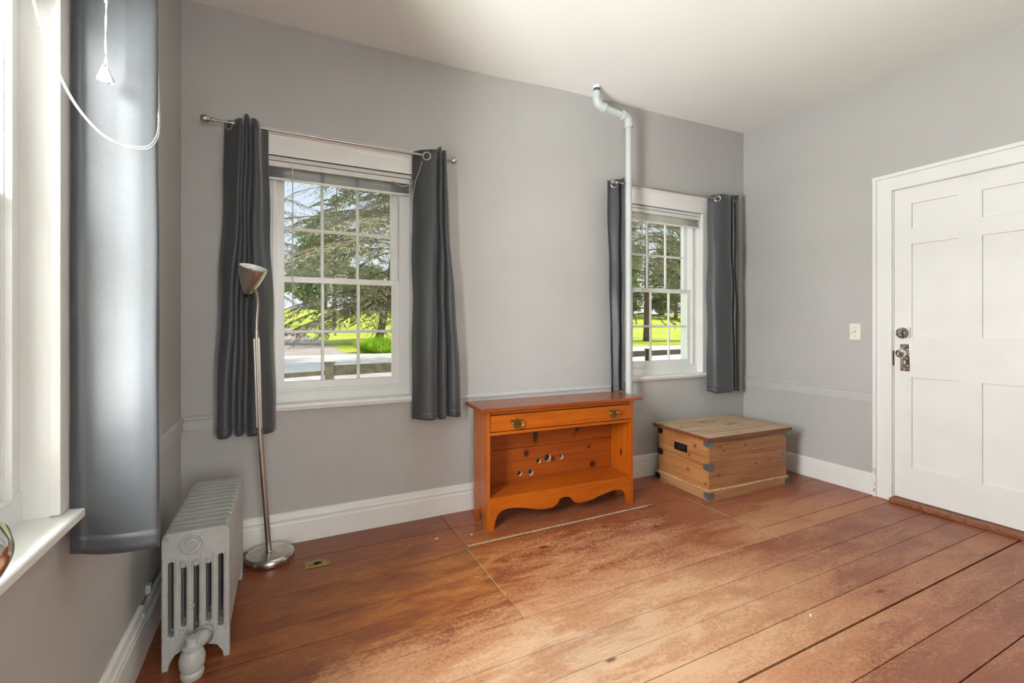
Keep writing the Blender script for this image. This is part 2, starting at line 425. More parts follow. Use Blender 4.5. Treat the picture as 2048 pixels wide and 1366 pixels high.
# pale filler where the old strip between two boards has worn bare
bm = bmesh.new(); n = 60
rows = []
for i in range(n+1):
    x = .86 + (2.15-.86)*i/n; wd = (.014+.0015*math.sin(i*.7)+random.uniform(-.001, .001))*(1 if i < n-2 else .5)
    y = 2.286+random.uniform(-.0005, .0005)
    rows.append([bm.verts.new((x, y-wd/2*1.5, .0006)), bm.verts.new((x, y, .0014+random.uniform(0, .0006))), bm.verts.new((x, y+wd/2*1.3, .0006))])
for a, b in zip(rows, rows[1:]):
    for k in range(2): bm.faces.new((a[k], b[k], b[k+1], a[k+1]))
finish('filler_strip', bm, 'filler', fl)
finish('filler_strip', B(2.15, 2.43, 2.2762, 2.2958, -.028, -.001, bev=.001, seg=1), 'floor', fl)
# pale putty in the long cross joints
def putty(x, y0, y1, wd, z=.0014):
    bm = bmesh.new(); n = 24; rows = []
    for i in range(n+1):
        y = y0+(y1-y0)*i/n; q = wd*random.uniform(.6, 1.2); xx = x+random.uniform(-.0008, .0008)
        rows.append([bm.verts.new((xx-q, y, .0003)), bm.verts.new((xx, y, z)), bm.verts.new((xx+q, y, .0003))])
    for a, b in zip(rows, rows[1:]):
        for k in range(2): bm.faces.new((a[k], b[k], b[k+1], a[k+1]))
    finish('joint_putty', bm, 'filler', fl)
putty(.853, 1.79, 2.30, .0024); putty(2.43, 1.60, 2.30, .0030)

# ------------------------------------------------------------------ baseboards
def base_prof(h): return [(0, 0), (-.020, 0), (-.020, h-.058), (-.017, h-.052), (-.017, h-.040), (-.021, h-.034), (-.016, h-.026), (-.013, h-.006), (-.006, h), (0, h)]
def extrude_prof(bm, prof, p0, p1, nrm):
    """prof (offset along nrm, z) swept from p0 to p1; a negative offset comes into the room"""
    nrm = Vector(nrm); A = [bm.verts.new(Vector(p0) - nrm*a + Vector((0, 0, z))) for a, z in prof]
    Bv = [bm.verts.new(Vector(p1) - nrm*a + Vector((0, 0, z))) for a, z in prof]
    n = len(prof)
    for i in range(n): bm.faces.new((A[i], A[(i+1) % n], Bv[(i+1) % n], Bv[i]))
    bm.faces.new(A[::-1]); bm.faces.new(Bv); return bm
b = extrude_prof(bmesh.new(), base_prof(.165), (XL, YB, 0), (XR, YB, 0), (0, -1, 0))
tag(finish('baseboard_back', b, 'trim', ang=20), 'white moulded baseboard under the two curtained windows', 'baseboard', kind='structure')
pr = [(0, 0), (-.016, 0), (-.016, .140), (-.010, .147), (0, .147)]
b = extrude_prof(bmesh.new(), pr, (XR, YB-.02, 0), (XR, 1.74, 0), (-1, 0, 0))
extrude_prof(b, pr, (XR, .755, 0), (XR, YF, 0), (-1, 0, 0))
tag(finish('baseboard_right', b, 'trim', ang=20), 'plain white baseboard between the chest and the door', 'baseboard', kind='structure')
b = extrude_prof(bmesh.new(), base_prof(.185), (XL, YF, 0), (XL, 2.03, 0), (1, 0, 0))
extrude_prof(b, [(0, 0), (-.018, 0), (-.018, .11), (0, .115)], (XL, 2.03, 0), (XL, YB-.02, 0), (1, 0, 0))
tag(finish('baseboard_left', b, 'trim', ang=20), 'white moulded baseboard running up to the radiator', 'baseboard', kind='structure')
# chair rails painted like the wall
cr = [(0, .655), (-.009, .655), (-.009, .700), (-.016, .706), (-.016, .716), (-.008, .724), (0, .726)]
b = extrude_prof(bmesh.new(), cr, (.80, YB, 0), (2.24, YB, 0), (0, -1, 0))
tag(finish('trim_1', b, 'rail', ang=20), 'thin grey chair rail between the two back windows', 'trim', kind='structure')
b = extrude_prof(bmesh.new(), [(a, z-.005) for a, z in cr], (XL, YB, 0), (-.22, YB, 0), (0, -1, 0))
tag(finish('trim_2', b, 'rail', ang=20), 'short grey chair rail in the corner by the floor lamp', 'trim', kind='structure')
b = extrude_prof(bmesh.new(), [(a, z-.01) for a, z in cr], (XL, 1.50, 0), (XL, YB, 0), (1, 0, 0))
tag(finish('trim_3', b, 'rail', ang=20), 'grey chair rail above the radiator', 'trim', kind='structure')
b = extrude_prof(bmesh.new(), [(0, .640), (-.008, .640), (-.008, .700), (-.014, .704), (-.014, .714), (0, .722)], (XR, YB, 0), (XR, 1.735, 0), (-1, 0, 0))
tag(finish('trim_4', b, 'rail', ang=20), 'grey chair rail on the wall beside the white door', 'trim', kind='structure')

# ------------------------------------------------------------------ windows
def build_window(idx, label, Mx, dz, outdoors=True):
    """local x to the right seen from inside, y outwards through the wall, z up"""
    t = thing('window_%d' % idx, label, 'window', kind='structure')
    def P(name, bm, mat, parent=None, **k):
        bm.transform(Mx @ Matrix.Translation((0, 0, dz))); return finish(name, bm, mat, parent or t, **k)
    for s in (-1, 1):
        x0, x1 = sorted((s*.392, s*.492))
        bm = B(x0, x1, -.018, .0, .752, 2.07, bev=.002)
        xe = sorted((s*.480, s*.497)); box(bm, xe[0], xe[1], -.026, .002, .752, 2.07, bev=.003)
        P('side_casing', bm, 'trim')
        x0, x1 = sorted((s*.395, s*.412)); P('jamb', B(x0, x1, .0005, .18, .74, 2.075), 'trim')
        x0, x1 = sorted((s*.330, s*.396)); bm = B(x0, x1, .048, .150, .80, 2.065, bev=.002)
        xs = sorted((s*.333, s*.347)); box(bm, xs[0], xs[1], .036, .052, .812, 2.05, bev=.002)
        P('frame_liner', bm, 'sash')
        x0, x1 = sorted((s*.37, s*.47)); P('outer_casing', B(x0, x1, .165, .20, .70, 2.15), 'trim')
    P('head_jamb', B(-.41, .41, .0005, .18, 2.048, 2.075), 'trim')
    bm = B(-.50, .50, -.020, .004, 2.068, 2.168, bev=.002)
    crown = [(0, 2.160), (-.020, 2.160), (-.024, 2.168), (-.026, 2.176), (-.036, 2.186), (-.040, 2.192), (-.040, 2.200), (0, 2.202)]
    extrude_prof(bm, crown, (-.51, 0, 0), (.51, 0, 0), (0, -1, 0)); box(bm, -.50, .50, -.024, 0, 2.068, 2.078, bev=.002)
    P('head_casing', bm, 'trim')
    bm = B(-.495, .495, -.048, .060, .728, .750, bev=.007, seg=3); box(bm, -.49, .49, -.030, .004, .714, .730, bev=.004)
    P('stool', bm, 'trim')
    bm = B(-.396, .396, .044, .150, .745, .814, bev=.002); box(bm, -.345, .345, .034, .05, .806, .816, bev=.002)
    P('sill_board', bm, 'sash')
    P('outer_sill', B(-.47, .47, .14, .24, .69, .735, bev=.004), 'trim')
    def sash(name, y0, y1, z0, z1, rb, rt, hz, sw=.043):
        bm = bmesh.new()
        for s in (-1, 1):
            a, b_ = sorted((s*.334, s*(.334-sw))); box(bm, a, b_, y0, y1, z0, z1, bev=.002)
        gx = .334-sw
        box(bm, -gx-.003, gx+.003, y0, y1, z0, z0+rb, bev=.002); box(bm, -gx-.003, gx+.003, y0, y1, z1-rt, z1, bev=.002)
        so = P(name, bm, 'sash')
        ym = (y0+y1)/2
        for xm in (-gx/3, gx/3): P('muntin', B(xm-.0085, xm+.0085, ym-.009, ym+.009, z0+rb-.002, z1-rt+.002, bev=.004, seg=1), 'sash', so)
        P('muntin', B(-gx, gx, ym-.0085, ym+.0085, hz-.0085, hz+.0085, bev=.004, seg=1), 'sash', so)
        xs = [-gx, -gx/3, gx/3, gx]; zs = [z0+rb, hz, z1-rt]
        for i in range(3):
            for j in range(2): P('pane', B(xs[i], xs[i+1], ym-.0015, ym+.0015, zs[j], zs[j+1]), 'glass', so, smooth=False)
        return so
    lo = sash('lower_sash', .052, .084, .812, 1.437, .046, .030, 1.133)
    up = sash('upper_sash', .090, .120, 1.415, 2.050, .026, .062, 1.708)
    # sash lock on the meeting rail
    bm = B(-.030, .030, .054, .076, 1.437, 1.441, bev=.001)
    tube(bm, [(-.028, .064, 1.441), (-.034, .058, 1.449), (-.02, .054, 1.455), (.02, .054, 1.455), (.034, .058, 1.449), (.028, .064, 1.441)], .003, 6)
    P('sash_lock', bm, 'plasticw', lo)
    return t
Mback = lambda c: Matrix.Translation((c, YB, 0))
Mleft = Matrix(((0, -1, 0, XL), (1, 0, 0, W3), (0, 0, 1, 0), (0, 0, 0, 1)))
build_window(1, 'white twelve-pane sash window nearer the floor lamp', Mback(W1), 0)
build_window(2, 'white twelve-pane sash window in the corner above the chest', Mback(W2), .026)
build_window(3, 'white sash window on the side wall at the left edge', Mleft, 0)

# ------------------------------------------------------------------ panelled door in the right wall
d1 = thing('door_1', 'white six-panel door with nickel knob and rim lock', 'door', (XR, 1.63, 0), kind='structure')
DY0, DY1 = .862, 1.628
cols = [(1.534, 1.302), (1.197, .965)]; rws = [(1.800, 1.958), (1.092, 1.694), (.240, .830)]
holes = [rect(c[1], c[0], r_[0], r_[1]) for c in cols for r_ in rws]
finish('door_leaf', flat(bmesh.new(), rect(DY0, DY1, .034, 2.063), holes, .036, bYZ((XR+.006, 0, 0)), bevel=.002), 'trim', d1, world=True, ang=30)
for c in cols:
    for r_ in rws: finish('panel', B(XR+.022, XR+.034, c[1]-.006, c[0]+.006, r_[0]-.006, r_[1]+.006), 'trim', d1, world=True)
# casing
for y0, y1, m in ((1.632, 1.735, 'chip'), (.755, .858, 'trim')):
    bm = B(XR-.020, XR+.004, y0, y1, 0, 2.068, bev=.003)
    ye = (1.716, 1.738) if y0 > 1 else (.752, .774)
    box(bm, XR-.034, XR+.002, ye[0], ye[1], 0, 2.17, bev=.005)
    box(bm, XR+.0, XR+.05, *((1.629, 1.645) if y0 > 1 else (.845, .861)), 0, 2.07)
    finish('door_casing', bm, m, d1, world=True)
bm = B(XR-.020, XR+.004, .755, 1.735, 2.066, 2.160, bev=.003)
box(bm, XR-.036, XR+.002, .750, 1.740, 2.150, 2.174, bev=.006); box(bm, XR, XR+.05, .845, 1.645, 2.064, 2.076)
finish('door_casing', bm, 'trim', d1, world=True)
finish('threshold', B(XR-.062, XR+.06, .86, 1.63, .001, .030, bev=.006), 'thresh', d1, world=True)
# rim lock
yc, zc = 1.572, 1.118
bm = flat(bmesh.new(), rrect(yc-.036, yc+.030, zc-.034, zc+.034, .006), (), .022, basis((XR+.006, 0, 0), (0, 1, 0), (0, 0, 1)) @ Matrix.Translation((0, 0, -.022)), bevel=.003)
lk = finish('rim_lock', bm, 'plasticw', d1, world=True)
bm = bmesh.new(); am = axis_mat((XR-.016, yc, zc), (-1, 0, 0))
lathe(bm, [(0, 0), (.037, 0), (.037, .006), (.033, .010), (.026, .011), (.024, .007), (0, .007)], 28, am)
lathe(bm, [(.020, .007), (.020, .012), (0, .013)], 24, am)
finish('lock_rose', bm, 'chrome', lk, world=True)
finish('thumb_turn', B(XR-.048, XR-.026, yc-.024, yc+.022, zc-.006, zc+.006, bev=.004), 'chrome', lk, world=True)
# knob plate, knob and keyhole
yp, z0, z1 = 1.568, .868, 1.045
out = rrect(yp-.027, yp+.027, z0, z1, .004)
bm = flat(bmesh.new(), out, [circ(yp, .932, .0045, 10), rect(yp-.002, yp+.002, .918, .930)], .005, basis((XR+.006, 0, 0), (0, 1, 0), (0, 0, 1)) @ Matrix.Translation((0, 0, -.005)), bevel=.0015)
for yy, zz, rr in [(yp+dy, zz, rr) for dy in (-.017, .017) for zz, rr in ((1.034, .007), (1.012, .005), (.905, .006), (.882, .007))] + [(yp, 1.030, .006), (yp, .880, .006), (yp-.012, .95, .005), (yp+.012, .95, .005), (yp, .958, .005)]:
    lathe(bm, [(rr, 0), (rr*.8, .003), (rr*.4, .0035), (0, .0025)], 10, axis_mat((XR+.001, yy, zz), (-1, 0, 0)))
kp = finish('knob_plate', bm, 'chrome', d1, world=True)
bm = lathe(bmesh.new(), [(.013, 0), (.013, .006), (.008, .012), (.008, .024), (.018, .030), (.027, .040), (.0285, .050), (.025, .060), (.015, .066), (.012, .064), (0, .065)], 24, axis_mat((XR+.001, yp+.001, .985), (-1, 0, 0)))
finish('door_knob', bm, 'chrome', kp, world=True)
finish('latch_plate', B(XR-.004, XR+.02, 1.6275, 1.6325, .90, 1.00, bev=.001), 'blackiron', d1, world=True)

# ------------------------------------------------------------------ the door the viewer came through, standing open along the left wall
d2 = thing('door_2', 'open door beside the viewer showing only its round nickel knob', 'door', (-.30, YF, 0), kind='structure')
hl = [rect(a, b_, c, d_) for a, b_ in ((-.13, .12), (.22, .47)) for c, d_ in ((.24, .83), (1.09, 1.69), (1.80, 1.95))]
finish('door_leaf', flat(bmesh.new(), rect(-.235, .575, .012, 2.05), hl, .036, bYZ((-.318, 0, 0)), bevel=.002), 'trim', d2, world=True)
for a, b_ in ((-.13, .12), (.22, .47)):
    for c, d_ in ((.24, .83), (1.09, 1.69), (1.80, 1.95)): finish('panel', B(-.308, -.294, a-.006, b_+.006, c-.006, d_+.006), 'trim', d2, world=True)
bm = lathe(bmesh.new(), [(.030, 0), (.030, .004), (.012, .010), (.009, .026), (.014, .032), (.024, .040), (.028, .054), (.028, .066), (.022, .078), (.010, .084), (0, .085)], 28, axis_mat((-.282, .505, .99), (1, 0, 0)))
finish('door_knob', bm, 'chrome', d2, world=True)
# ------------------------------------------------------------------ hall box added behind the doorway (never in view, keeps the sun out)
bm = B(-1.3, 2.0, -2.6, -.39, -.16, -.002)
tag(finish('floor_hall_added', bm, 'floor', smooth=False), 'floor of the added hall box behind the viewer', 'floor', kind='structure')
bm = B(-1.3, 2.0, -2.6, -.39, 2.6, 2.72)
tag(finish('ceiling_hall_sunblock', bm, 'ceil', smooth=False), 'ceiling of the added hall box that keeps the sun out', 'ceiling', kind='structure')
bm = B(-1.42, -1.3, -2.6, -.39, -.16, 2.72); box(bm, 2.0, 2.12, -2.6, -.39, -.16, 2.72); box(bm, -1.42, 2.12, -2.72, -2.6, -.16, 2.72)
tag(finish('wall_hall_sunblock', bm, 'wall', smooth=False), 'walls of the added hall box that keeps the sun out', 'wall', kind='structure')

# ================================================================== RADIATOR
rad = thing('radiator', 'grey painted cast-iron column radiator in the left corner', 'radiator', (-.277, 1.905, 0))
def slots(top=.365, bot=.112):
    hs = []
    for k in range(5):
        x = -.072+.036*k; hs.append(rrect(x-.0078, x+.0078, bot+(.0 if k % 2 == 0 else .026), top if k in (0, 4) else top-.022, .006, 3))
    return hs
def rad_outline(legs):
    if legs: low = [(-.098, .0), (-.080, .0), (-.076, .022), (-.060, .048), (-.03, .060), (.03, .060), (.060, .048), (.076, .022), (.080, .0), (.098, .0)]
    else: low = [(-.096, .075), (-.06, .062), (.06, .062), (.096, .075)]
    top = [(.098, .440), (.094, .455), (.082, .463), (-.082, .463), (-.094, .455), (-.098, .440)]
    return low + top
me_mid = None
bm = flat(bmesh.new(), rad_outline(False), slots(), .0425, basis((0, .0425, 0), (1, 0, 0), (0, 0, 1)), bevel=.010, bres=2)
mid = finish('section', bm, 'iron', rad, ang=50); mid.location = (0, .0447, 0)
for k in range(2, 12):
    c = mid.copy(); col.objects.link(c); c.parent = rad; c.location = (0, .0447*k, 0)
for k in (0, 12):
    bm = flat(bmesh.new(), rad_outline(True), slots(), .0425, basis((0, .0425, 0), (1, 0, 0), (0, 0, 1)), bevel=.004, bres=2)
    s_ = finish('end_section', bm, 'iron', rad, ang=50); s_.location = (0, .0447*k, 0)
    if k == 0: front = s_
def rosette(x, z, r, rings=1):
    prof = [(r, 0), (r, .005), (r*.86, .008), (r*.74, .004)]
    if rings > 1: prof += [(r*.62, .004), (r*.58, .011), (r*.46, .012), (r*.40, .005), (r*.22, .005), (r*.16, .009), (0, .010)]
    else: prof += [(r*.5, .004), (r*.3, .008), (0, .008)]
    return lathe(bmesh.new(), prof, 26, axis_mat((x, .001, z), (0, -1, 0)))
finish('rosette', rosette(-.012, .418, .037, 2), 'iron', front)
for x, z, r in ((-.084, .446, .008), (-.036, .352, .0105), (0, .352, .0115), (.036, .352, .0105), (-.036, .126, .011), (.036, .126, .011), (-.014, .205, .010)):
    finish('rosette', rosette(x, z, r), 'iron', front)
# ribs between the slots of the end plate
bm = bmesh.new()
for k in range(6):
    x = -.090+.036*k; tube(bm, [(x, .004, .095), (x, .001, .105), (x, .001, .368), (x, .004, .378)], .0062, 8)
finish('rib', bm, 'iron', front)
# valve
bm = lathe(bmesh.new(), [(.0, -.002), (.030, 0), (.034, .012), (.034, .020), (.030, .026), (.036, .040), (.038, .062), (.033, .082), (.026, .092), (.028, .096), (.028, .104), (.019, .108), (.016, .122), (.018, .124), (.018, .132), (.0, .134)], 20, Matrix.Translation((-.002, -.062, 0)))
tube(bm, [(.0, -.06, .098), (.012, -.035, .100), (.022, -.012, .100), (.024, .010, .100)], [.022, .026, .027, .028], 14)
lathe(bm, [(.031, -.008), (.033, -.004), (.033, .006), (.029, .010), (0, .01)], 18, axis_mat((.022, -.012, .100), (.1, 1, 0)))
finish('valve', bm, 'iron', rad)
# supply pipe along the wall
pp = bmesh.new(); tube(pp, [(XL+.012, 2.00, .160), (XL+.014, 2.10, .172), (XL+.020, 2.20, .185), (XL+.022, 2.72, .190)], .0105, 12)
for y in (2.12, 2.6): box(pp, XL, XL+.016, y-.012, y+.012, .178, .212, bev=.002)
pw = thing('wall_pipe', 'thin grey heating pipe on the wall behind the radiator', 'pipe', (XL+.03, 2.35, .195))
finish('pipe_run', pp, 'iron', pw, world=True)

# ================================================================== FLOOR LAMP
lamp = thing('floor_lamp', 'brushed steel floor lamp with cup shade and round base', 'lamp', (-.072, 2.592, 0))
bm = lathe(bmesh.new(), [(0, 0), (.106, 0), (.113, .007), (.115, .020), (.112, .032), (.103, .040), (.060, .044), (.022, .046), (.020, .050), (0, .050)], 48)
finish('base', bm, 'steel', lamp)
bm = tube(bmesh.new(), [(-.002, 0, .04), (-.042, -.027, .655)], .0128, 16); finish('lower_pole', bm, 'nickel', lamp)
bm = tube(bmesh.new(), [(-.041, -.026, .640), (-.055, -.052, 1.120)], .0118, 16)
for a in range(8):
    q = Vector((math.cos(a*math.pi/4)*.0112, math.sin(a*math.pi/4)*.0112, 0))
    tube(bm, [Vector((-.043, -.028, .67))+q, Vector((-.0545, -.051, 1.105))+q], .0026, 5)
finish('upper_pole', bm, 'nickel', lamp)
bm = lathe(bmesh.new(), [(0, 0), (.0085, 0), (.0095, .004), (.0095, .030), (.0075, .034), (0, .034)], 14, Matrix.Translation((-.055, -.052, 1.118)))
finish('collar', bm, 'nickel', lamp)
bm = tube(bmesh.new(), [tuple(p) for p in catmull([(-.055, -.052, 1.145), (-.054, -.054, 1.20), (-.050, -.060, 1.26), (-.052, -.072, 1.31), (-.062, -.088, 1.340), (-.074, -.096, 1.350)], 20)], .0075, 12)
finish('gooseneck', bm, 'nickel', lamp)
ax = Vector((.22, -.30, .93)).normalized(); org = Vector((-.094, -.058, 1.316))
am = axis_mat(org, ax)
out = [(.004, 0), (.016, .006), (.024, .020), (.034, .040), (.044, .066), (.052, .094), (.058, .122), (.0605, .136)]
inn = [(.0585, .136), (.056, .122), (.050, .094), (.042, .066), (.032, .041), (.020, .024), (0, .020)]
sh = finish('shade', lathe(bmesh.new(), out + [(.0595, .137)], 40, am), 'nickel', lamp, ang=60)
finish('shade_liner', lathe(bmesh.new(), [(.0595, .137)] + inn, 40, am), 'bulb', sh, ang=60)
for k in range(12):
    a = 2*math.pi*k/12; q = am @ Vector((math.cos(a)*.0560, math.sin(a)*.0560, .1215))
    bm = lathe(bmesh.new(), [(.0022, -.0008), (.0022, .0024), (0, .0025)], 8, axis_mat(q, (am.to_3x3() @ Vector((math.cos(a), math.sin(a), .1)))))
    finish('vent_hole', bm, 'dark', sh)
finish('bulb', lathe(bmesh.new(), [(0, .03), (.013, .032), (.015, .055), (.024, .078), (.029, .098), (.026, .116), (.014, .127), (0, .130)], 20, am), 'bulb', sh)
finish('switch_cap', lathe(bmesh.new(), [(.0, -.014), (.006, -.012), (.007, 0), (.012, .008), (0, .01)], 12, am), 'blackiron', sh)

# ================================================================== BOOKCASE
M['pine'] = wood('orange_pine', srgb(180, 92, 16), srgb(152, 68, 9), 0, .30)
M['pinev'] = wood('orange_pine_upright', srgb(180, 92, 16), srgb(154, 70, 9), 2, .30, knots=[((.99, .105, .315), (.05, .010, .024))])
M['pinetop_reflect'] = wood('orange_pine_top_reflect', srgb(152, 80, 36), srgb(122, 56, 22), 0, .27)  # browner than the rest: reflection on the top put into the colour
M['pineback_shade'] = wood('orange_pine_back_shade', srgb(156, 74, 16), srgb(128, 54, 9), 0, .4, knots=[((.346, .21, .349), (.017, .05, .022)), ((.41, .21, .455), (.017, .05, .045)), ((.816, .21, .343), (.012, .05, .011)), ((.846, .21, .221), (.022, .05, .020)), ((.723, .21, .469), (.015, .05, .016)), ((.541, .21, .293), (.014, .05, .015)), ((.70, .21, .44), (.008, .05, .008))])  # darker pine: shade inside the bookcase put into the colour
M['rim'] = plain('raw_cut_pine', srgb(226, 190, 150), .6)
bc = thing('bookcase', 'low orange pine bookcase with one drawer and scalloped base', 'bookcase', (1.024, 2.400, 0), math.atan2(-.048, 1.01))
BW, BD = 1.018, .235
side = [(0, 0), (.060, 0), (.070, .035), (.092, .060), (.104, .078), (.118, .108), (.132, .078), (.144, .060), (.166, .035), (.176, 0), (BD, 0), (BD, .68), (0, .68)]
for x in (0, BW-.018):
    finish('side_panel', flat(bmesh.new(), side, (), .018, bYZ((x, 0, 0)), bevel=.0012), 'pinev', bc, ang=40)
finish('top', B(-.048, BW+.048, -.034, .262, .680, .700, bev=.004), 'pinetop_reflect', bc)
finish('top_rail', B(.018, BW-.018, .012, .032, .655, .680), 'pine', bc)
dr = finish('drawer', B(.021, BW-.004, -.003, .016, .5605, .651, bev=.002), 'pine', bc)
bm = B(.03, BW-.03, .016, .20, .562, .576); finish('drawer_box', bm, 'pine', bc)
finish('drawer_rail', B(.018, BW-.018, .002, .215, .538, .5545, bev=.001), 'pine', bc)
half = [(.0185, 0), (.043, .0), (.0455, .025), (.052, .055), (.066, .084), (.090, .102), (.120, .109), (.165, .108), (.215, .100), (.262, .090), (.310, .077), (.352, .069), (.395, .068), (.424, .070), (.445, .080), (.456, .089), (.459, .095), (.463, .095), (.466, .106), (.476, .115), (.492, .119), (.509, .120)]
ap = half + [(BW-x, z) for x, z in half[::-1][1:]] + [(BW-.0185, .165), (.0185, .165)]
finish('apron', flat(bmesh.new(), ap, (), .018, bXZ((0, .0185, 0)), bevel=.0012), 'pine', bc, ang=40)
finish('shelf', B(.018, BW-.018, .0, .215, .1655, .183, bev=.0015), 'pine', bc)
finish('back_board', B(.018, BW-.018, .214, .226, .3915, .655, bev=.002, seg=1), 'pineback_shade', bc)
hl = [(.300, .227, .016), (.376, .225, .020), (.434, .291, .0155), (.497, .304, .024), (.599, .300, .0165)]
finish('back_board', flat(bmesh.new(), rect(.018, BW-.018, .11, .3895), [circ(x, z, r) for x, z, r in hl], .012, bXZ((0, .226, 0))), 'pineback_shade', bc, ang=40)
for x, z, r in hl:      # raw wood showing in each drilled hole
    bm = lathe(bmesh.new(), [(r*1.06, -.0015), (r*1.06, .0125), (r*.985, .0125), (r*.985, -.0015), (r*1.06, -.0015)], 20, axis_mat((x, .2265, z), (0, -1, 0)))
    finish('drilled_hole', bm, 'rim', bc)
# batwing drawer pulls
bat = [(0, .030), (.006, .022), (.012, .018), (.018, .022), (.022, .016), (.030, .020), (.040, .026), (.036, .016), (.044, .012), (.036, .006), (.034, -.002), (.026, -.010), (.020, -.020), (.010, -.027), (0, -.029)]
bat = bat + [(-x, z) for x, z in bat[::-1][1:-1]]
for px, pz in ((.183, .600), (.858, .604)):
    bm = flat(bmesh.new(), bat, (), .0025, basis((px, -.004, pz), (1, 0, 0), (0, 0, 1)))
    pl = finish('drawer_pull', bm, 'brass', dr)
    for s in (-1, 1):
        bm = lathe(bmesh.new(), [(.0065, 0), (.0065, .003), (.004, .006), (.004, .014), (.006, .016), (.006, .021), (.003, .024), (0, .024)], 12, axis_mat((px+s*.032, -.006, pz+.006), (0, -1, 0)))
        finish('post', bm, 'brass', pl)
    bm = tube(bmesh.new(), [tuple(q) for q in catmull([(px-.036, -.022, pz+.008), (px-.032, -.024, pz-.006), (px-.022, -.026, pz-.022), (px, -.027, pz-.029), (px+.022, -.026, pz-.022), (px+.032, -.024, pz-.006), (px+.036, -.022, pz+.008)], 20)], .0032, 8)
    finish('bail', bm, 'brass', pl)

# ================================================================== WOODEN CHEST
kn = [((.115, .01, .345), (.009, .05, .007)), ((.155, .01, .315), (.007, .05, .006)), ((.46, .01, .195), (.008, .05, .007)), ((.10, .01, .155), (.009, .05, .008)), ((.60, .01, .20), (.006, .05, .005))]
kn2 = [((.01, .135, .335), (.05, .010, .011)), ((.01, .188, .262), (.05, .011, .011)), ((.01, .20, .155), (.05, .009, .009)), ((.01, .045, .10), (.05, .008, .008))]
M['oldpine'] = wood('old_pine_front', srgb(172, 122, 82), srgb(130, 84, 48), 0, .5, knots=kn, kcol=(.10, .045, .02))
M['oldpineside'] = wood('old_pine_side', srgb(184, 130, 80), srgb(148, 92, 46), 1, .5, knots=kn2, kcol=(.14, .06, .025))
M['lidpine'] = wood('weathered_pine_lid', srgb(202, 178, 148), srgb(172, 138, 100), 0, .55, patches=srgb(116, 92, 68), gscale=.8)
M['lidedge'] = wood('brown_lid_edge', srgb(134, 78, 44), srgb(100, 54, 30), 0, .4)
M['plinth'] = wood('worn_plinth', srgb(176, 132, 92), srgb(146, 92, 56), 0, .6)
M['plinthside'] = wood('worn_plinth_side', srgb(176, 132, 92), srgb(146, 92, 56), 1, .6)
M['bare'] = plain('bare_worn_edge', srgb(188, 156, 114), .75, var=.25, vscale=50, bump=.5)
ch = thing('wooden_chest', 'rustic pine blanket chest with zinc corner brackets in the corner', 'chest', (2.520, 2.160, 0), R(-2.2))
CW, CD = .795, .51
# front and back: three boards each; sides: two boards
zs = [.062, .150, .268, .397]
for a, b in zip(zs, zs[1:]):
    finish('front_board', B(.014, CW-.014, .014, .030, a+.0007, b-.0007, bev=.0018, seg=1), 'oldpine', ch)
    finish('back_board', B(.014, CW-.014, CD-.030, CD-.014, a+.0007, b-.0007, bev=.0018, seg=1), 'oldpine', ch)
for a, b in ((.062, .232), (.232, .397)):
    finish('side_board', B(.0135, .0295, .030, CD-.030, a+.0007, b-.0007, bev=.0018, seg=1), 'oldpineside', ch)
    finish('side_board', B(CW-.0295, CW-.0135, .030, CD-.030, a+.0007, b-.0007, bev=.0018, seg=1), 'oldpineside', ch)
finish('bottom_board', B(.03, CW-.03, .03, CD-.03, .05, .062), 'oldpine', ch)
# plinth with a ragged worn top edge
def ragged(p0, p1, nrm, name, mat):
    bm = bmesh.new(); n = 40; p0 = Vector(p0); p1 = Vector(p1); nrm = Vector(nrm); rows = []
    for i in range(n+1):
        p = p0.lerp(p1, i/n); j = random.uniform(-.004, .004); h = .060 + .002*math.sin(i*.23+1) + j*.45
        pr = [(0, 0), (.016, 0), (.016+random.uniform(-.0008, .0008), h), (.004, .066+random.uniform(-.002, .002)), (0, .068)]
        rows.append([bm.verts.new(p + nrm*a + Vector((0, 0, z))) for a, z in pr])
    for a, b in zip(rows, rows[1:]):
        for k in range(4):
            f = bm.faces.new((a[k], b[k], b[k+1], a[k+1])); f.material_index = 1 if k == 2 else 0
        bm.faces.new((a[4], b[4], b[0], a[0]))
    bm.faces.new(rows[0][::-1]); bm.faces.new(rows[-1])
    o = finish(name, bm, mat, ch, ang=25); o.data.materials.append(M['bare'])
ragged((0, .016, 0), (CW, .016, 0), (0, -1, 0), 'plinth', 'plinth')
ragged((.016, CD, 0), (.016, .016, 0), (-1, 0, 0), 'plinth', 'plinthside')
ragged((CW-.016, .016, 0), (CW-.016, CD, 0), (1, 0, 0), 'plinth', 'plinth')
ragged((CW-.016, CD-.016, 0), (.016, CD-.016, 0), (0, 1, 0), 'plinth', 'plinth')
# lid: two boards with a moulded edge
lid = finish('lid', B(.004, CW-.004, .004, CD+.010, .397, .402), 'lidedge', ch)
finish('lid_board', B(-.004, CW+.004, -.004, .2720, .402, .4225, bev=.002, seg=1), 'lidpine', lid)
finish('lid_board', B(-.004, CW+.004, .2765, CD+.018, .402, .421, bev=.002, seg=1), 'lidpine', lid)
finish('lid_moulding', B(-.012, CW+.012, -.012, -.004, .396, .4215, bev=.003), 'lidedge', lid)
finish('lid_moulding', B(-.012, -.004, -.012, CD+.018, .396, .4215, bev=.003), 'lidedge', lid)
finish('lid_moulding', B(CW+.004, CW+.012, -.012, CD+.018, .396, .4215, bev=.003), 'lidedge', lid)
